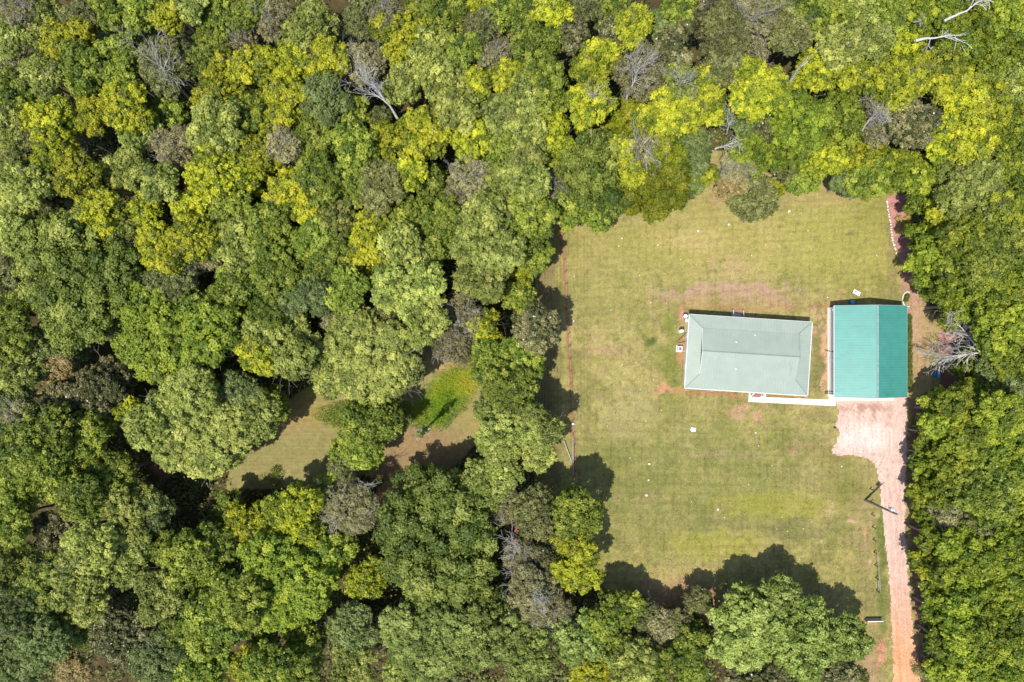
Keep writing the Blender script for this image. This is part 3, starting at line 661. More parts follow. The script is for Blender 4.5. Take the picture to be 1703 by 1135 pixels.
# wire fence along the left side of the lawn
W = []
y = 391.0
while y < 812:
    W.append(P(936 + (y - 391) * .052 + (.4 if int(y) % 2 else 0), y)); y += 20.6
fe = empty("wire_fence", tuple(W[0]), 0, "thin wire fence along the left side of the lawn on a red soil line", "fence")
pm = None
for q in W:
    if pm is None: pm = MB().tube([(0, 0, 0), (0, 0, 1.15)], .055, 8).build("post", M_wood, fe)
    else: o = pm.copy(); sc.collection.objects.link(o); o.location = q - W[0]
for h in (.3, .7, 1.05):
    m = MB(); m.tube([tuple(q - W[0] + Vector((.06, 0, h))) for q in W], .006, 4); m.build("wire", M_grey, fe)
a = P(952.8, 726, .9) - W[0]; b = P(953.2, 790, .9) - W[0]
MB().bar(a, b, .09, .05).build("rail", M_woodg, fe)
a = P(937.5, 733); b = P(951, 769)
m = MB(); m.bar((a.x, a.y, .5), (b.x, b.y, .12), .14, .10); tag(m.build("fallen_rail", M_woodg), "pale fallen plank leaning in the shade left of the wire fence", "plank")

# short board fence near the bottom of the drive
a = P(1437, 1029.5); b = P(1463, 1029.0); w_ = (b - a).length
bf = empty("board_panel", tuple(a), math.atan2(b.y - a.y, b.x - a.x), "short grey board panel standing left of the drive near the bottom", "fence panel")
m = MB()
for k in range(5): m.box(0.02, w_ - .02, -.02, .02, .10 + k * .2, .28 + k * .2)
m.build("boards", M_woodg, bf); MB().box(0, w_, -.06, .06, 1.08, 1.13).build("top_rail", M_white, bf)
for x in (0, w_): MB().box(x - .06, x + .06, -.1, -.022, 0, 1.07).build("post", M_wood, bf)

# stones -----------------------------------------------------------
def rock_mesh(seed, flat=.6):
    rng = np.random.default_rng(seed); import bmesh
    bm = bmesh.new(); bmesh.ops.create_icosphere(bm, subdivisions=2, radius=1)
    off = rng.uniform(0, 50, 3)
    for v in bm.verts:
        n = math.sin(v.co.x * 2.3 + off[0]) * .13 + math.sin(v.co.y * 3.1 + off[1]) * .12 + math.sin(v.co.z * 2.7 + off[2]) * .1 + rng.uniform(-.05, .05)
        v.co *= 1 + n; v.co.z *= flat
    me = bpy.data.meshes.new("stone"); bm.to_mesh(me); bm.free(); me.materials.append(M_stone)
    return me
RM = [rock_mesh(s) for s in range(4)]
rr = random.Random(8)
def stone(px, py, r, label, group=None):
    q = P(px, py); s = r * K * H
    o = link("stone", rr.choice(RM), None, (q.x, q.y, s * .25), (0, 0, rr.uniform(0, 6)), (s * rr.uniform(.8, 1.2), s * rr.uniform(.7, 1.0), s * .7))
    tag(o, label, "stone", group)
for px, py, r, lb in [(1034.5, 397, 1.8, "pale stone in the grass near the top of the lawn, left side"), (1161, 385, 2.4, "pale stone in the lawn below the overhanging vines"), (1212, 374, 2.6, "pale stone by the olive tree at the top of the lawn"), (1094, 408, 1.6, "small stone near the dry tan patch of lawn"),
                      (1075.5, 824, 2.6, "largest pale stone low on the lawn, right of the tree shadow"), (1079.7, 772, 2.2, "pale stone on the lower lawn above two others"), (1078.5, 799, 2.0, "pale stone in the middle of three on the lower lawn"), (954.5, 534, 2.0, "pale stone beside the wire fence near the magnolia"),
                      (960, 667, 1.8, "pale stone right of the wire fence, level with the house front"), (1257, 720, 2.0, "pale stone on the lawn right of the white board"), (1312, 352, 2.6, "pale stone close to the trees on the upper lawn"), (1458, 425, 1.3, "pale stone by itself on the upper right lawn"), (1376, 495, 1.5, "pale stone near the upper left garage corner"), (1400, 776, 1.5, "pale stone in grass left of the drive"), (1194, 848, 2.4, "pale stone on the lower lawn, furthest right")]:
    stone(px, py, r * .8, lb)
for k in range(22):
    t = k / 21; px = np.interp(t, [0, .35, .7, 1], [1475, 1480.5, 1484.5, 1492]); py = 336 + 89 * t
    stone(px + rr.uniform(-.5, .5), py + rr.uniform(-.8, .8), rr.uniform(1.3, 2.0), "white edging stone in the row between the lawn and the pink leaf bed", "white edging stones of the leaf bed")
stone_spots = [(1029, 410), (1063, 459), (1016, 516), (1082, 504), (1108, 505), (1095, 566), (1035, 607), (1087, 632), (1065, 648), (1100, 683), (1074, 701), (1132, 432), (1158, 440), (1250, 425), (1344, 384), (1273, 408), (955, 460), (1010, 709), (1048, 762), (1262, 742), (1284, 775), (1292, 880), (1310, 884), (1336, 880), (1352, 896), (1245, 806), (1205, 861), (1150, 835), (1366, 900), (1330, 930), (1300, 860), (1418, 885)]
for px, py in stone_spots: stone(px, py, .95, "tiny pale stone scattered in the lawn grass", "tiny pale stones scattered over the lawn")
q = P(952.3, 705.4)
pl = empty("plastic_bucket", (q.x, q.y, 0), 0, "small white bucket lying by the wire fence between tree shadows", "bucket")
MB().tube([(-.2, 0, .16), (.25, .05, .19)], [.13, .17], 14).build("bucket_body", M_white, pl); MB().tube([(-.2, 0, .16), (-.225, 0, .16)], [.135, .12], 14).build("bucket_base", M_black, pl)
# ------------------------------------------------------------------ foliage generators
def leaves(rng, cen, nrm, size, asp=(0.55, 0.9)):
    n = len(cen)
    r = rng.normal(size=(n, 3)); a = np.cross(nrm, r); a /= np.linalg.norm(a, axis=1)[:, None] + 1e-9
    b = np.cross(nrm, a); b /= np.linalg.norm(b, axis=1)[:, None] + 1e-9
    s = size[:, None]; w = rng.uniform(*asp, n)[:, None]
    lift = nrm * s * rng.uniform(-.25, .1, n)[:, None]
    v = np.stack([cen - a * s * .5, cen + b * s * w * .5 + lift, cen + a * s * .5, cen - b * s * w * .5 + lift], 1)
    return v.reshape(-1, 3)
def unit(v): return v / (np.linalg.norm(v, axis=1)[:, None] + 1e-9)

#        clump radius, leaf, cover, vertical ratio, gap, twig level, colours
KIND = {
 'Y': dict(rc=.56, leaf=.29, cov=2.2, vr=.85, sp=1.10, tw=1, cols=[C(108,124,38,.80), C(157,166,45,.90), C(186,188,48,.95), C(205,202,56,.95)]),
 'G': dict(rc=.60, leaf=.29, cov=2.2, vr=.85, sp=1.08, tw=0, cols=[C(93,113,41,.80), C(136,152,52,.88), C(179,185,76,.94)]),
 'P': dict(rc=.54, leaf=.27, cov=2.2, vr=.85, sp=1.06, tw=1, cols=[C(117,131,57,.82), C(162,171,80,.90), C(202,205,109,.94)]),
 'D': dict(rc=.85, leaf=.28, cov=2.6, vr=.80, sp=1.32, tw=0, cols=[C(84,103,37,.84), C(124,139,52,.90), C(171,177,82,.96)]),
 'H': dict(rc=.64, leaf=.29, cov=2.3, vr=.90, sp=1.14, tw=0, cols=[C(92,113,33,.82), C(133,149,43,.90), C(174,181,58,.95)]),
 'O': dict(rc=.48, leaf=.24, cov=1.9, vr=.75, sp=1.0, tw=1, cols=[C(104,109,58,.80), C(133,136,76,.85), C(165,169,103,.9)]),
 'F': dict(rc=.45, leaf=.21, cov=2.0, vr=.85, sp=.98, tw=1, cols=[C(96,113,56,.80), C(125,140,74,.85), C(158,169,103,.9)]),
 'V': dict(rc=.75, leaf=.23, cov=2.9, vr=1.0, sp=.82, tw=0, cols=[C(107,118,26,.80), C(139,146,35,.88), C(173,167,48,.92)]),
 'B': dict(rc=.45, leaf=.19, cov=1.1, vr=.80, sp=1.0, tw=2, cols=[C(125,122,79,.82), C(156,150,104,.88), C(184,178,126,.9)]),
 'M': dict(rc=.50, leaf=.26, cov=1.9, vr=.90, sp=1.05, tw=1, cols=[C(75,85,45,.82), C(115,115,68,.88), C(172,165,114,.9)]),
 'R': dict(rc=.45, leaf=.22, cov=1.9, vr=.75, sp=1.0, tw=1, cols=[C(140,124,76,.80), C(170,150,98,.84), C(192,170,116,.86)]),
 'W': dict(rc=.62, leaf=.28, cov=2.2, vr=.85, sp=1.12, tw=0, cols=[C(108,126,52,.82), C(148,165,76,.90), C(184,197,108,.94)]),
}
for k, d in KIND.items(): d['mat'] = mat_leaf("leaf_" + {'Y': 'yellow_green', 'G': 'mid_green', 'P': 'pale_green', 'D': 'dark_green', 'H': 'fresh_green', 'W': 'light_green', 'O': 'olive', 'F': 'fine_grey_green', 'V': 'vine_green', 'B': 'brown_grey', 'M': 'magnolia', 'R': 'rusty'}[k], d['cols'], transl=.36)

def crown_mesh(kind, R, seed):
    d = KIND[kind]; rng = np.random.default_rng(seed * 7 + ord(kind) * 101)
    Vz = R * d['vr']; rc0 = d['rc'] * (0.72 + 0.28 * min(R, 6) / 4)
    # main limbs carry leaf masses of their own: the crown is their union
    nm = int(5 + R * 1.1) if kind != 'V' else 5
    mc = [np.array([0, 0, .15 * Vz])]; mr = [.58 * R]
    for k in range(nm):
        az = k * 2.399 + rng.uniform(-.5, .5); q = rng.uniform(.42, .66); z = rng.uniform(-.25, .45) * Vz
        r = R * rng.uniform(.26, .44) if R > 2.4 else R * rng.uniform(.38, .5)
        if kind in 'VD': r *= 1.15
        mc.append(np.array([math.cos(az) * q * R, math.sin(az) * q * R, z])); mr.append(r)
    mc = np.array(mc); mr = np.array(mr); zs = Vz / R
    pos = []; 
    for c, r in zip(mc, mr):
        n = int(22 * (r / rc0) ** 2) + 14
        u = unit(rng.normal(size=(n, 3))); u = u[u[:, 2] > -.5]
        pos.append(c + u * (r * rng.uniform(.74, 1.06, len(u)))[:, None] * np.array([1, 1, max(.8, zs)]))
    pos = np.concatenate(pos); rng.shuffle(pos)
    inside = np.zeros(len(pos), bool)
    for c, r in zip(mc, mr): inside |= np.linalg.norm((pos - c) / np.array([1, 1, max(.8, zs)]), axis=1) < r * .70
    pos = pos[~inside]; rcs = rc0 * rng.uniform(.55, 1.4, len(pos))
    keep = []; kp = np.zeros((0, 3)); kr = np.zeros(0)
    for i in range(len(pos)):
        if len(keep) and (np.linalg.norm(kp - pos[i], axis=1) < (kr + rcs[i]) * .60 * d['sp']).any(): continue
        keep.append(i); kp = np.vstack([kp, pos[i]]); kr = np.append(kr, rcs[i])
    n_c = len(keep); V = []; T = []
    mt = rng.normal(0, .10, len(mc))
    near = np.argmin(np.linalg.norm(kp[:, None] - mc[None], axis=2), axis=1)
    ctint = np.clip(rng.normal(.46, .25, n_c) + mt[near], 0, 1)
    for i in range(n_c):
        r = kr[i]; n = int(d['cov'] * 4 * math.pi * r * r * .75 / (d['leaf'] ** 2 * .55)) + 4
        out = unit((kp[i:i + 1] - mc[near[i]]) + np.array([[0, 0, .4 * R]]))
        u = unit(rng.normal(size=(n, 3)) + out * .6)
        rr_ = r * rng.uniform(.35, 1.0, n) ** .5 * (1 + .35 * np.sin(u[:, 0] * 5 + i) * np.sin(u[:, 1] * 5 + 2 * i))
        c = kp[i] + u * rr_[:, None] * np.array([1.12, 1.12, .8])
        nr = unit(u * .75 + np.array([0, 0, .25]) + rng.normal(size=(n, 3)) * .42)
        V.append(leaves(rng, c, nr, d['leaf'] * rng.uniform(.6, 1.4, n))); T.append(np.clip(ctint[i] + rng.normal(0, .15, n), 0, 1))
    if kind != 'B':
        for c0, r0 in zip(mc, mr):
            n = int(.8 * 4 * math.pi * r0 * r0 / (.36 ** 2 * .55))
            u = unit(rng.normal(size=(n, 3))); c = c0 + u * (r0 * rng.uniform(.2, .80, n) ** .5)[:, None] * np.array([1, 1, max(.8, zs)])
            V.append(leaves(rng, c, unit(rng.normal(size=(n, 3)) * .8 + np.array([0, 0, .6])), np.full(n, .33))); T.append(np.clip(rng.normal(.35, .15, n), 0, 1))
    # stray leafy shoots breaking the outline
    for c0, r0 in zip(mc, mr):
        n = int(26 * r0); u = unit(rng.normal(size=(n, 3))); u = u[u[:, 2] > -.3]; n = len(u)
        if not n: continue
        c = c0 + u * (r0 * rng.uniform(1.0, 1.28, n))[:, None]
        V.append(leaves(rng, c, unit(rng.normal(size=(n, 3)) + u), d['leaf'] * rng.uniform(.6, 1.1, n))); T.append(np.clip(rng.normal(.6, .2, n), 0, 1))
    V = np.concatenate(V); T = np.concatenate(T); F = np.arange(len(V)).reshape(-1, 4)
    mi = None; mats = [d['mat']]
    if kind == 'M':
        mats.append(M_flower); mi = (rng.random(len(F)) < .006).astype(int)
    return mesh_np("crown", V, F, False, mats, mi, fattr=T)

# woody parts -------------------------------------------------------
def grow(rng, p, d, L, r, depth, out, wob=.18, spread=.7, up=.12, kids=3, minr=.012):
    n = 4; pts = [p]; rad = [r]; q = np.array(p, float); dd = np.array(d, float)
    for i in range(n):
        dd = dd + rng.normal(size=3) * wob; dd[2] += up * .3; dd /= np.linalg.norm(dd)
        q = q + dd * L / n; pts.append(q.copy()); rad.append(max(minr, r * (1 - .65 * (i + 1) / n)))
    out.append((np.array(pts), rad))
    if depth <= 0: return
    for k in range(kids + (1 if rng.random() < .5 else 0)):
        t = rng.uniform(.30, 1.0); i = min(n - 1, int(t * n)); f = t * n - i
        s = pts[i] * (1 - f) + pts[i + 1] * f
        nd = dd + rng.normal(size=3) * spread; nd[2] += up; nd /= np.linalg.norm(nd)
        grow(rng, s, nd, L * rng.uniform(.45, .75), max(minr, rad[i] * .62), depth - 1, out, wob, spread, up, kids, minr)
def tubes_mesh(name, paths, mat, thick_from=.05):
    V = []; F = []; n0 = 0
    for pts, rad in paths:
        n = 8 if rad[0] > .12 else (5 if rad[0] > thick_from else 3)
        m = len(pts); d = np.gradient(pts, axis=0); d = unit(d)
        ref = np.where(np.abs(d[:, 2:3]) < .9, np.array([[0, 0, 1.0]]), np.array([[1.0, 0, 0]]))
        a = unit(np.cross(d, ref)); b = np.cross(d, a)
        t = np.arange(n) * 2 * math.pi / n
        ring = pts[:, None, :] + (a[:, None, :] * np.cos(t)[None, :, None] + b[:, None, :] * np.sin(t)[None, :, None]) * np.array(rad)[:, None, None]
        V.append(ring.reshape(-1, 3))
        for i in range(m - 1):
            k = np.arange(n); F.append(np.stack([n0 + i * n + k, n0 + i * n + (k + 1) % n, n0 + (i + 1) * n + (k + 1) % n, n0 + (i + 1) * n + k], 1))
        n0 += m * n
    return mesh_np(name, np.concatenate(V), np.concatenate(F), True, [mat])

def trunk_mesh(seed, tw):
    "trunk 10 m to the crown's centre, limbs reaching a crown of radius 4"
    rng = np.random.default_rng(seed + 500); out = []
    pts = [np.array([0, 0, 0.])]; rad = [.30]
    q = np.array([0, 0, 0.])
    for i in range(6):
        q = q + np.array([rng.normal() * .12, rng.normal() * .12, 10.5 / 6]); pts.append(q.copy()); rad.append(.30 * (1 - .11 * (i + 1)))
    pts.insert(1, np.array([0, 0, .4])); rad.insert(0, .42)
    out.append((np.array(pts), rad))
    for k in range(7):
        z = rng.uniform(6.6, 10); i = np.interp(z, [0, 10.5], [1, 7]); s = pts[int(i)] * (1 - i % 1) + pts[min(7, int(i) + 1)] * (i % 1)
        az = k * 2.4 + rng.uniform(-.4, .4); el = rng.uniform(.25, .9)
        dd = np.array([math.cos(az) * math.cos(el), math.sin(az) * math.cos(el), math.sin(el)])
        grow(rng, s, dd, rng.uniform(2.6, 3.6), .11, 1 if tw == 0 else (2 if tw == 1 else 3), out, wob=.14, spread=.45, up=.1, kids=2 if tw < 2 else 4, minr=.014)
    return tubes_mesh("trunk", out, {0: M_bark, 1: M_bark, 2: M_twig}[tw])
TR = {tw: [trunk_mesh(s + 10 * tw, tw) for s in range(3)] for tw in (0, 1, 2)}
CACHE = {}
SIZES = [2.0, 2.9, 3.9, 5.2, 7.6]
def get_crown(kind, R, var):
    sz = min(SIZES, key=lambda s: abs(math.log(s / R)))
    key = (kind, sz, var)
    if key not in CACHE: CACHE[key] = crown_mesh(kind, sz, SIZES.index(sz) * 10 + var)
    return CACHE[key], R / sz
# ------------------------------------------------------------------ the trees: photo x, y, crown radius (photo px), kind, optional crown-centre height
TREES = """
30 20 27 B;67 27 34 P;134 33 30 O;187 20 30 G;234 27 30 G;285 20 32 Y;318 10 26 P;368 33 36 G;412 20 30 G;402 70 20 B;117 77 42 Y;20 67 32 P;60 50 34 P;33 94 26 B
77 134 34 P;141 117 40 G;201 84 30 G;208 127 28 G;275 111 46 O 12;328 100 26 D;355 80 28 G;20 157 32 G;17 200 30 P;90 208 45 Y;161 187 36 Y;214 181 38 Y;234 218 34 P;278 187 28 G 9;295 251 38 B
214 285 38 P;268 308 30 P;94 251 38 Y;134 295 40 Y;167 352 40 Y;27 268 36 P;50 311 38 P;20 355 36 P;84 352 30 O 9;362 110 32 Y;412 110 32 Y;368 160 38 Y;362 214 46 P;412 187 30 G;362 285 42 Y;412 278 40 Y;328 345 38 Y;241 355 32 Y;385 335 34 G
448 27 34 B;519 44 45 P;602 33 32 O;643 30 24 B;673 57 46 Y;703 20 28 G;743 30 35 G;800 17 30 Y;800 47 30 O;840 20 30 G;445 110 34 Y;482 110 38 Y;549 100 36 Y;606 104 34 B;726 100 44 P;773 80 28 G;820 90 28 B;800 141 28 Y;843 127 26 Y
669 144 30 P 10;539 171 42 F;479 167 38 Y;586 187 28 G;746 144 40 P;442 187 36 Y;442 251 36 Y;525 231 46 G;586 241 34 G;475 241 24 B;659 241 42 Y;710 221 42 Y;633 207 26 O 9;787 228 38 Y;760 187 34 P;834 191 34 P;827 251 34 G
492 321 46 Y;536 298 42 G;582 301 38 G;633 311 42 O;720 311 32 G 9;680 285 28 Y;780 295 30 B;760 335 22 B 9;834 318 42 P;803 355 32 P;452 362 34 G;552 358 38 P;626 372 30 Y;676 362 34 G 9;737 362 32 G
870 20 32 G;917 17 32 Y;974 13 30 O;1017 20 28 G;1054 44 32 Y 13;1098 40 28 F;1128 13 26 G;1155 33 34 M;1205 37 38 O;1252 33 32 B;1248 84 30 B;1202 80 40 O;1202 112 34 O;950 64 24 M;870 48 26 P;893 84 40 G;1024 70 32 M;994 94 34 Y;1111 87 34 M
1061 124 40 B 12;977 124 32 Y;904 134 30 G;1128 141 36 P 12;1181 134 32 Y;867 161 36 P;917 174 32 G;984 174 38 Y;1118 191 40 Y;1161 181 38 Y;1078 197 28 Y;1262 155 50 Y 12;1235 204 28 F 8;1265 214 24 M 8;1037 208 32 V 7
870 218 36 P;914 234 40 Y;877 258 30 P;984 261 46 D;947 291 42 D 9;1007 318 46 D 8;870 301 42 P;883 355 42 G;917 315 22 B;944 350 32 G 8;994 355 30 G 7;1027 248 26 Y;1044 285 28 Y;1071 254 30 B 9;1098 261 30 V 8;1091 316 42 V 5.5;1040 325 28 V 6
1145 254 42 F 8;1141 300 32 F 6;1168 288 26 Y 7;1228 278 26 B 7;1212 306 26 R 6;1252 258 38 H 7;1250 325 42 O 5.5;1275 318 24 Y 5
1290 20 32 O;1340 20 34 G;1317 57 36 O;1384 20 32 G;1424 33 38 P;1400 80 40 P;1440 67 38 P;1481 27 38 G;1524 27 36 H;1501 90 42 Y;1517 125 36 Y;1564 20 36 H;1625 50 42 H;1668 33 40 H;1591 80 38 H;1685 75 36 H;1574 105 30 H;1641 108 34 H
1357 122 36 Y;1420 127 34 Y;1487 147 44 Y;1327 205 48 H 10;1384 200 44 H 10;1306 248 32 H 8;1454 188 30 B;1460 214 24 B;1514 204 38 M;1568 134 36 Y;1608 161 42 Y;1648 181 36 Y;1675 134 38 P;1685 165 30 H;1561 228 38 Y;1611 228 42 Y;1675 212 34 H;1685 257 38 H
1363 262 38 Y 8;1434 258 32 Y 8;1306 281 26 M 6;1330 300 26 G 5.5;1440 294 38 G 7;1481 285 38 H 7;1407 304 26 F 6;1521 290 30 H 8;1568 295 34 H 7;1601 318 52 P;1574 360 36 Y 8;1646 338 38 P;1687 305 36 H;1680 352 38 H;1532 338 24 H 5.5
20 395 34 P;20 450 32 O;145 462 100 D 10;197 392 36 P;27 558 36 G;108 560 44 F 8;92 606 30 R 8;170 640 48 M 8;112 670 40 M 8;27 612 42 P;20 663 38 F;34 700 30 B;298 560 92 H 10;288 477 38 O;264 409 38 Y;288 436 34 Y;339 426 32 B 9;322 395 36 Y;400 409 44 P;405 460 36 G;390 494 34 G;417 572 28 Y;219 682 20 Y 8
262 697 46 P;330 716 78 P 9;318 656 48 P;400 646 34 F 9;428 690 42 P 8;20 510 28 G 8
85 714 46 G;146 721 42 G 9;30 741 46 G;452 420 50 G;459 463 40 G;554 443 48 G;580 483 38 G;527 395 36 G;615 416 46 Y;676 420 44 P;683 476 56 P 11;703 528 42 P 10;730 402 32 G 9;815 414 55 P;798 463 40 P;876 392 42 G 9;889 426 28 G 7;869 456 18 Y 5;862 492 26 G 5
479 497 32 F;527 494 32 F;445 531 36 G;469 575 58 P 10;432 590 32 Y;567 538 28 B 7;615 588 74 P 9;660 615 46 O 8;562 622 44 P 8;642 536 30 O 8;771 517 30 B 7;757 563 38 B 7;808 551 32 Y 7;829 600 42 G 8;850 645 44 G 9.5;868 600 38 G 8;828 666 36 P 8;889 548 37 M 9.5
849 714 52 P 9;898 712 36 P 10;893 757 28 P 9.5;828 745 34 P 9;620 700 46 G 8;612 742 34 G 6.5;578 745 28 G 6;442 680 32 G 7
34 795 42 G;100 788 46 G;67 765 40 G;144 822 38 G;191 788 38 G 9;20 865 38 G;94 879 34 M 9;218 855 50 P 9;251 852 34 F 8;151 906 46 P;134 956 46 P;188 939 42 P;151 1009 34 P;214 916 38 P;268 983 42 P;285 920 34 G;318 929 46 G;362 906 38 G 9;412 872 36 Y 8
355 1016 62 G 10;402 989 46 G;318 1046 44 G;214 1056 56 M 9;127 1110 28 R 9;20 943 42 D;67 943 36 D;67 1006 46 D;20 1006 40 F;67 1066 46 F;20 1107 42 F;127 1043 32 D 9;268 1093 44 F;335 1112 42 G;412 1112 32 Y;385 840 24 G 5
492 852 50 Y 9;452 885 38 Y 8;572 780 28 O 6;579 839 46 B 8;549 812 24 G 6;488 960 76 H 9;556 918 34 G 7;610 963 34 Y 7;732 890 98 D 8.5;770 812 24 D 6.5;812 806 42 P 8;836 780 34 P 8;840 842 26 B 7;712 1056 70 W 10;808 1056 58 W 10;803 996 32 D 9;746 1003 24 Y 7
586 1050 44 F 8;586 1102 38 P 8;509 1066 30 G 8;445 1112 38 G;492 1112 38 G;669 1125 30 P 8;735 1130 34 O 8;440 1050 22 D 7
890 849 40 O 9;957 852 42 G 9.5;960 944 42 Y 9;948 897 30 Y 9;908 925 28 M 8;868 925 26 B 8;883 996 50 B 9;928 1020 26 B 8;880 1092 44 W 9;962 1063 42 W 8;994 1040 28 G 8;1021 1012 26 G 7;1020 1060 26 G 7;1050 1102 40 P 7;1095 1102 28 G 7;1098 1040 22 B 5;1072 1022 28 O 5;1132 1034 24 O 5;1045 1010 24 G 6;1160 1000 20 O 4.5;1151 1076 32 G 6;984 1118 32 Y 7;1150 1125 30 G 6
1245 1042 62 W 7.5;1330 1050 60 W 7.5;1396 1062 42 W 6.5;1296 990 32 W 7;1370 1112 42 M 6;1255 1128 42 M 6;1420 1128 24 O 5
1533 388 26 H 5.5;1560 413 38 H 8;1604 400 42 H;1647 407 44 G;1680 447 38 H;1542 445 32 H 6;1587 466 42 H 9;1627 447 40 G;1588 508 34 H 7;1604 507 30 H 8;1647 494 40 H;1663 545 46 H;1556 478 24 H 5;1610 608 22 H 4;1690 598 34 H;1661 632 36 F 7;1680 660 34 F 8
1562 684 32 H 6;1615 680 50 H 9;1661 690 40 H;1577 706 34 H 8;1661 725 44 H;1546 722 25 H 5.5;1611 737 42 H 9;1541 757 22 H 5;1553 780 30 H 6;1594 780 44 H 9;1647 785 46 G;1686 775 36 H;1542 818 22 Y 5;1577 812 38 H 8;1640 828 44 G;1688 830 34 H;1637 879 42 O 9;1577 855 30 B 7;1546 856 22 H 5
1550 892 27 H 6;1594 906 40 H 8;1650 925 44 H;1690 905 36 H;1546 936 24 Y 5.5;1594 948 42 H 8;1563 973 28 H 6;1611 990 44 H 9;1661 996 44 H;1690 960 36 H;1555 1016 26 H 5.5;1604 1034 44 H 9;1661 1050 46 H;1568 1068 30 H 6;1610 1085 44 H 9;1690 1040 36 H;1665 1105 44 H;1577 1122 30 H 6.5;1548 1118 16 F 4
"""
ANCH = [(110,80,"in the top left corner"),(370,90,"near the top edge, left part"),(520,90,"up left of the leaning dead tree"),(700,80,"above the leaning dead tree, near top"),(860,80,"near the top edge at the centre"),(1010,80,"near the top, right of centre"),(1190,70,"at the top edge above the lawn"),(1370,60,"at the top edge above the garage"),(1510,80,"top edge, left of fallen white trunk"),(1640,70,"in the top right corner"),
 (60,260,"at the upper left edge"),(210,290,"in the upper left woods"),(380,250,"in the upper woods, one quarter across"),(530,270,"in the upper woods left of centre"),(720,250,"below the upper woods' leaning dead tree"),(860,290,"left above the lawn's top left corner"),(1000,270,"above the lawn's top left corner"),(1150,240,"above the lawn's top edge, middle part"),(1330,240,"behind the lawn, up from the house"),(1480,240,"behind the lawn, up from the garage"),(1620,230,"at the upper right edge"),
 (1610,440,"right of lawn, above the dead branches"),(90,450,"at the left edge above mid height"),(320,450,"left woods, above mid height"),(520,440,"mid woods, far left of the lawn"),(690,440,"in mid woods, left of the lawn"),(840,440,"at the lawn's upper left side"),
 (70,640,"at the left edge at mid height"),(310,650,"above the small mown clearing"),(470,560,"up from the mown clearing, right part"),(620,640,"beside the bright green clearing, left side"),(800,560,"beside the bright green clearing, upper right"),(850,690,"between the bright clearing and wire fence"),(1630,670,"right of the garage front"),(1610,790,"right of the drive below the garage"),
 (80,800,"left woods, below mid height"),(200,890,"in the lower left woods"),(350,880,"below the small mown clearing, left part"),(480,890,"below the small mown clearing, right part"),(590,820,"between the two mown patches"),(740,860,"in the lower centre woods"),(930,880,"at the lawn's lower left corner"),(1610,900,"right of the drive near the pole"),
 (60,1010,"near the bottom left corner"),(200,1060,"at the bottom edge, far left part"),(370,1060,"at the bottom edge, left third"),(540,1060,"at the bottom edge left of centre"),(760,1060,"at the bottom edge near centre"),(940,1040,"at bottom, below the lawn's left corner"),(1110,1090,"at bottom, left of big lawn tree"),(1330,1050,"on the lawn's lower edge"),(1610,1060,"in the bottom right corner")]
LOOK = {'Y': ('bright yellow-green', 'broadleaf_tree'), 'G': ('mid green', 'broadleaf_tree'), 'P': ('pale sage-green', 'broadleaf_tree'), 'D': ('dark green', 'broadleaf_tree'), 'H': ('fresh green', 'broadleaf_tree'), 'W': ('light green', 'broadleaf_tree'), 'O': ('dull olive', 'broadleaf_tree'), 'F': ('fine grey-green', 'broadleaf_tree'),
        'V': ('vine-covered green', 'vine_covered_tree'), 'B': ('brown-grey half-bare', 'half_bare_tree'), 'M': ('dark glossy', 'magnolia_tree'), 'R': ('rust-coloured', 'broadleaf_tree')}
NUM = ["", "one", "two", "three", "four", "five", "six", "seven", "eight", "nine", "ten", "eleven", "twelve", "thirteen"]
ORD = ["", "second", "third", "fourth", "fifth", "sixth", "seventh", "eighth", "ninth", "tenth", "eleventh", "twelfth"]
T = []
rt = random.Random(42)
for ln in TREES.strip().replace("\n", ";").split(";"):
    f = ln.split(); x, y, r = float(f[0]), float(f[1]), float(f[2])
    z = float(f[4]) if len(f) > 4 else 11 + rt.uniform(-1.6, 1.8)
    a = min(range(len(ANCH)), key=lambda i: (ANCH[i][0] - x) ** 2 + ((ANCH[i][1] - y) * 1.15) ** 2)
    T.append([x, y, r, f[3], z, a])
def ranks(members, words):
    "label phrases that tell the members of one set apart by their place in the photo"
    n = len(members)
    if n == 1: return {0: ""}
    xs = [m[0] for m in members]; ys = [m[1] for m in members]
    horiz = (max(xs) - min(xs)) >= (max(ys) - min(ys))
    order = sorted(range(n), key=lambda i: xs[i] if horiz else ys[i]); res = {}
    for k, i in enumerate(order):
        if n == 2: w = ("left" if k == 0 else "right") if horiz else ("upper" if k == 0 else "lower"); res[i] = w + " one of two"
        elif k == 0: res[i] = ("leftmost" if horiz else "topmost") + " of " + NUM[n]
        elif k == n - 1: res[i] = ("rightmost" if horiz else "lowest") + " of " + NUM[n]
        else: res[i] = ORD[k] + (" from left of " if horiz else " from top of ") + NUM[n]
    return res
sets = {}
for t in T: sets.setdefault((t[3], t[5]), []).append(t)
for (k, a), ms in sets.items():
    for i, w in ranks(ms, None).items():
        look = LOOK[k][0]; nm = "magnolia tree" if k == 'M' else "tree"
        ms[i].append(f"{w} {look} {nm}s {ANCH[a][2]}".strip() if w else f"{look} {nm} {ANCH[a][2]}")
for q in T:
    if len(q[6].split()) > 16: print('LONG', q[6])
print("TREES", len(T), "crown kinds")
GROW = 1.10
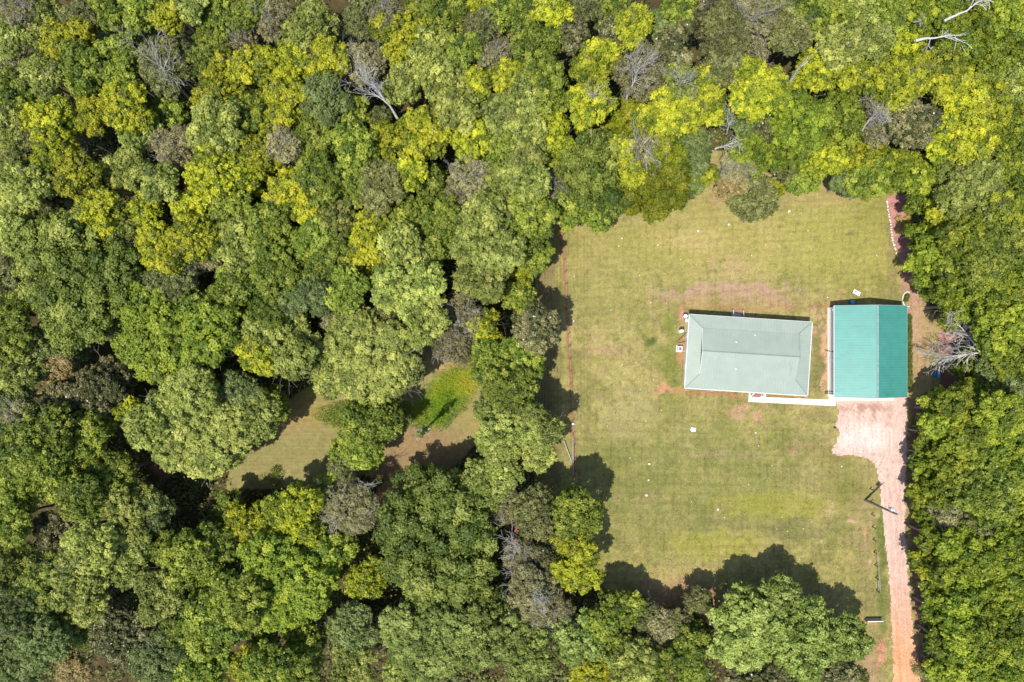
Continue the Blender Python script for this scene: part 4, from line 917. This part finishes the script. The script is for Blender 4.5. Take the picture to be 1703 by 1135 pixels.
for n_, (x, y, r, k, z, a, label) in enumerate(T):
    p = P(x, y, z); R = r * K * (H - z) * GROW
    if k == 'B': R *= 1.05
    me, s = get_crown(k, R, n_ % (3 if R < 6.3 else 1))
    root = empty(LOOK[k][1], (p.x, p.y, 0), rt.uniform(0, 6.28), label, "tree", LOOK[k][0] + (" magnolias" if k == 'M' else " trees") + " of the woods")
    vz = 1.0
    if k == 'V': vz = min(1.6, max(.8, (z - .3) / R)) if z < 8.5 else .9
    elif R > 6: vz = .75
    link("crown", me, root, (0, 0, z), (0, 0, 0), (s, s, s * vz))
    tw = KIND[k]['tw']; ts = R / 4.0
    link("trunk", TR[tw][n_ % 3], root, (0, 0, -.05), (0, 0, rt.uniform(0, 6.28)), (ts * .93, ts * .93, (z + .1) / 10.0))

# ------------------------------------------------------------------ dead trees, fallen trunks, sapling
def dead_tree(name, label, seed, base, tip, r, depth=3, spread=.5, kids=4, minr=.02, wob=.1, mat=None):
    "trunk from base to tip (world points) with a fan of branches past its middle"
    rng = np.random.default_rng(seed); base = np.array(base); tip = np.array(tip); d = tip - base; L = np.linalg.norm(d); d = d / L
    pts = [base]; q = base.copy(); dd = d.copy(); n = 7
    for i in range(n):
        dd = unit((d + rng.normal(size=3) * wob)[None])[0]; q = q + dd * L / n; pts.append(q.copy())
    pts = np.array(pts); rad = [r * (1 - .8 * i / n) for i in range(n + 1)]
    root = empty(name, tuple(base), 0, label, "tree" if "tree" in name else ("log" if "log" in name else "branches"))
    link("trunk", tubes_mesh("trunk", [(pts - base, rad)], mat or M_dead), root)
    out = []
    for k in range(kids * 3):
        t = rng.uniform(.35, 1.0) * n; i = min(n - 1, int(t)); s = pts[i] + (pts[i + 1] - pts[i]) * (t - i)
        nd = unit((d + rng.normal(size=3) * spread)[None])[0]
        grow(rng, s - base, nd, L * rng.uniform(.25, .5), max(minr, rad[i] * .5), depth - 1, out, wob=.14, spread=spread, up=.02, kids=3, minr=minr)
    link("branches", tubes_mesh("branches", out, mat or M_dead), root)
dead_tree("dead_tree", "bleached dead tree sprawling towards the garage, branches fanned left", 3, P(1668, 579, 9.0), P(1572, 592, 5.0), .22, 3, .50, 8, .019, .06)
dead_tree("dead_tree", "bleached dead branches arching above the fanned dead tree", 5, P(1628, 580, 8.5), P(1592, 536, 8.5), .15, 3, .75, 5, .024)
dead_tree("dead_tree", "pale grey leaning dead tree high in the upper woods, left of centre", 9, P(668, 205, 9), P(618, 138, 16), .22, 3, .42, 4, .02)
dead_tree("dead_tree", "small white dead tree behind the top of the lawn", 12, P(1185, 250, 7), P(1222, 240, 11), .15, 2, .7, 3, .03)
dead_tree("dead_tree", "thin white dead snag above the small white dead tree", 14, P(1207, 224, 8), P(1220, 198, 13), .10, 2, .4, 3, .025)
dead_tree("dead_tree", "little dead tree at the edge of the rust-coloured tree", 15, P(1190, 296, 4), P(1205, 282, 8), .10, 2, .7, 3, .025)
dead_tree("fallen_log", "white fallen trunk with side branches near the top right corner", 16, P(1522, 68, 14), P(1585, 62, 14), .22, 2, .5, 3, .04)
dead_tree("fallen_log", "white sloping dead trunk at the very top right", 17, P(1570, 35, 14), P(1635, 0, 16), .20, 2, .4, 3, .04)
dead_tree("dead_tree", "short straight white snag in the top right woods", 18, P(1530, 44, 12), P(1532, 25, 17), .16, 1, .3, 1, .05)
dead_tree("dead_tree", "bare white broken trunk beside the brightest yellow tree", 19, P(1314, 137, 11), P(1342, 94, 18), .24, 1, .35, 1, .05)
dead_tree("dead_tree", "white-branched bare tree above the middle of the lawn", 20, P(1110, 168, 11), P(1140, 130, 15.5), .16, 3, .6, 3, .016, mat=M_twig)
dead_tree("dead_tree", "grey bare tree with pale trunk, right of centre near the top", 21, P(1042, 165, 11), P(1062, 112, 17), .16, 3, .55, 4, .016, mat=M_twig)
dead_tree("dead_tree", "grey bare tree between yellow trees behind the lawn", 22, P(1432, 220, 10), P(1465, 182, 15.5), .16, 3, .55, 4, .016, mat=M_twig)
dead_tree("dead_tree", "grey bare crown near the bright green clearing", 23, P(768, 590, 4), P(764, 535, 10), .14, 3, .55, 4, .02, mat=M_twig)
dead_tree("dead_tree", "pinkish bare thicket left above the lawn", 24, P(1070, 282, 4), P(1070, 240, 11), .10, 3, .6, 4, .02, mat=M_twig)
dead_tree("dead_tree", "white bare branches low in the right-hand woods below the dead tree", 25, P(1699, 612, 7), P(1675, 606, 9), .10, 2, .8, 2, .03)
dead_tree("dead_tree", "grey bare twigs among dark trees at the lower centre", 26, P(868, 950, 5), P(862, 905, 10), .12, 3, .6, 3, .02, mat=M_twig)
dead_tree("dead_tree", "grey bare twigs showing through the large brown-grey crown low down", 27, P(880, 980, 9), P(895, 1000, 13), .12, 3, .8, 4, .022, mat=M_twig)
dead_tree("dead_tree", "bare grey-brown tree with a leaning pale trunk in upper left woods", 28, P(325, 175, 7), P(268, 105, 15.5), .22, 3, .42, 4, .018, mat=M_twig)
dead_tree("dead_tree", "white twigs in the yellow tree left above the lawn", 29, P(985, 180, 12), P(986, 150, 16.5), .14, 2, .5, 4, .016, mat=M_twig)
dead_tree("fallen_log", "dark broken trunk end sticking from the lower left trees", 30, P(396, 967, 5), P(412, 952, 8), .14, 1, .3, 1, .04, mat=M_bark)
dead_tree("branch_pile", "small pile of white cut branches at the edge of the bright clearing", 31, P(716, 712, .3), P(700, 722, .7), .08, 2, .7, 3, .03)
# narrow upright tree casting the long thin shadow
p = P(716, 706, 0); sp = empty("slender_tree", (p.x, p.y, 0), 0, "slender single tree with a long thin shadow on the bright clearing", "tree")
rng = np.random.default_rng(77); out = [(np.array([[0, 0, 0], [.05, 0, 4], [-.05, .1, 9], [0, 0, 14.0]]), [.16, .13, .09, .03])]
for k in range(16): grow(rng, np.array([0, 0, rng.uniform(4, 13.5)]), unit(np.array([[rng.normal(), rng.normal(), .8]]))[0], .9, .03, 1, out, kids=2, minr=.015)
link("trunk", tubes_mesh("trunk", out, M_dead), sp)
#SAPLEAF

# hedge, bed, shrubs -------------------------------------------------
def leafy(name, mat, boxes, n, leaf, seed, parent=None):
    rng = np.random.default_rng(seed); V = []; T_ = []
    for (c, ext, m) in boxes:
        u = unit(rng.normal(size=(m, 3))); cc = np.array(c) + u * np.array(ext) * (rng.uniform(.4, 1.0, (m, 1)) ** .5)
        cc[:, 2] = np.maximum(cc[:, 2], .03)
        V.append(leaves(rng, cc, unit(u * .6 + rng.normal(size=(m, 3)) * .5 + [0, 0, .5]), leaf * rng.uniform(.6, 1.4, m))); T_.append(np.clip(rng.normal(rng.uniform(.3, .65), .17, m), 0, 1))
    V = np.concatenate(V); return link(name, mesh_np(name, V, np.arange(len(V)).reshape(-1, 4), False, [mat], fattr=np.concatenate(T_)), parent)
rs = random.Random(31); bb = []
for k in range(26):
    zz = 5 + 8.6 * k / 25; w_ = .15 + .42 * math.sin(math.pi * k / 25)
    bb.append(((rs.uniform(-w_, w_), rs.uniform(-w_, w_), zz), (.28, .28, .30), 34))
leafy("crown", KIND['G']['mat'], bb, 0, .20, 44, sp)
rb = random.Random(5)
bx = []
for i in range(46):
    t = i / 45; q = P(1512.3 + 1.6 * t + rb.uniform(-.6, .6), 526 + 118 * t, .5)
    bx.append(((q.x, q.y, .42), (.42 + .12 * rb.random(), .34, .42 + .18 * rb.random()), 150))
M_hedge = mat_leaf("hedge_leaf", [C(78, 96, 34, .75), C(112, 128, 48, .8), C(150, 156, 64, .8)], var=.02)
tag(leafy("hedge", M_hedge, bx, 0, .13, 4), "narrow clipped hedge along the right side of the teal garage", "hedge")
q = P(1508.5, 497, .4); bb = [((q.x + rb.uniform(-.3, .3), q.y + rb.uniform(-.6, .6), .3), (.35, .35, .35), 130) for _ in range(8)]
tag(leafy("shrub", M_hedge, bb, 0, .12, 6), "low green shrub inside the white edging at the garage corner", "shrub")
m = MB(); ring = []
for k in range(20):
    t = math.radians(60 + k * 12.5); ring.append(P(1508.5 + 7.8 * math.cos(t), 498 - 12.5 * math.sin(t)))
m.tube([(v.x, v.y, .09) for v in ring], .11, 8); tag(m.build("bed_edging", M_stone, smooth=True), "curved white edging round the shrub at the garage's upper right corner", "edging")
for i, (x, y, s, lb) in enumerate([(1449, 300, 1.6, "small pale bush under the trees at the lawn's top right"), (1506, 372, 1.2, "small bright bush on the pink leaf bed"), (700, 690, 1.2, "low leafy bush at the left of the bright clearing"), (640, 800, 1.5, "dark low bush under the trees between the mown patches"), (1535, 1105, 1.5, "low grey-green bush at the drive's lower right edge"), (450, 795, 1.4, "dark low bush at the lower edge of the mown clearing"), (1120, 1020, 1.6, "thin low bush at the lawn's lower left edge")]):
    q = P(x, y, .8); r0 = random.Random(i)
    bb = [((q.x + r0.uniform(-s, s), q.y + r0.uniform(-s, s), s * .5), (s * .5, s * .5, s * .5), 120) for _ in range(7)]
    tag(leafy("bush", KIND['GFYGPGO'[i]]['mat'] if False else KIND[['P', 'Y', 'G', 'D', 'F', 'D', 'O'][i]]['mat'], bb, 0, .16, 20 + i), lb, "bush")

# undergrowth of the forest floor (uncountable) and weeds of the clearing
def undergrowth():
    rng = np.random.default_rng(10); n = 22000
    X = rng.uniform(-90, 90, n); Y = rng.uniform(-62, 62, n); px, py = px_of(X, Y)
    bad = inpoly(px, py, LAWN) | inpoly(px, py, CLEAR) | inpoly(px, py, DRIVE)
    bad |= (fbm(X * .25, Y * .25, 88) < .44) | ((px > 1530) & (px < 1600) & (py > 530) & (py < 650)) | (((px - 268) ** 2 + (py - 780) ** 2) < 500)
    X = X[~bad]; Y = Y[~bad]; m = 16; n = len(X); sz = rng.uniform(.5, 2.0, n)
    u = unit(rng.normal(size=(n * m, 3))); u[:, 2] = np.abs(u[:, 2])
    c = np.repeat(np.stack([X, Y, sz * .55], 1), m, 0) + u * np.repeat(sz, m)[:, None] * .75
    V = leaves(rng, c, unit(u * .5 + rng.normal(size=(n * m, 3)) * .4 + [0, 0, .7]), rng.uniform(.22, .5, n * m))
    t = np.clip(np.repeat(rng.normal(.4, .2, n), m) + rng.normal(0, .12, n * m), 0, 1)
    mat = mat_leaf("undergrowth_leaf", [C(104, 108, 60, .8), C(120, 134, 62, .85), C(156, 164, 80, .9)], var=.02)
    tag(link("undergrowth", mesh_np("undergrowth", V, np.arange(len(V)).reshape(-1, 4), False, [mat], fattr=t)), "low shrubs and weeds covering the shaded forest floor", "undergrowth", None, "stuff")
undergrowth()
def weeds():
    rng = np.random.default_rng(12); n = 60000
    px = rng.uniform(500, 830, n); py = rng.uniform(585, 730, n)
    ua = (px - 745) * .68 - (py - 656) * .73; va = (px - 745) * .73 + (py - 656) * .68
    d = np.minimum((ua / 76) ** 2 + (va / 36) ** 2 + (fbm(px * .06, py * .06, 5) - .5) * 1.6, ((px - 620) / 90) ** 2 + ((py - 690) / 26) ** 2) + rng.uniform(-.3, .3, n)
    px = px[d < 1]; py = py[d < 1]; n = len(px)
    X = (px - 851.5) * K * H; Y = -(py - 567.5) * K * H
    c = np.stack([X, Y, rng.uniform(.05, .35, n) + .5 * (fbm(X * .8, Y * .8, 7) > .55) * rng.uniform(0, 1, n)], 1)
    V = leaves(rng, c, unit(rng.normal(size=(n, 3)) * .5 + [0, 0, .8]), rng.uniform(.08, .2, n))
    f = fbm(X * .3, Y * .3, 99); t = np.clip((f - .35) * 2.4 + (px - 730) / 220 + rng.normal(0, .12, n), 0, 1)
    mat = mat_leaf("weed_leaf", [C(92, 132, 30, .75), C(128, 162, 34, .8), C(188, 186, 44, .85)], var=.02)
    tag(link("weeds", mesh_np("weeds", V, np.arange(len(V)).reshape(-1, 4), False, [mat], fattr=t)), "bright green weeds growing in the small woodland clearing", "weeds", None, "stuff")
weeds()
print("CROWN MESHES", len(CACHE), "quads", sum(len(m.polygons) for m in CACHE.values()))
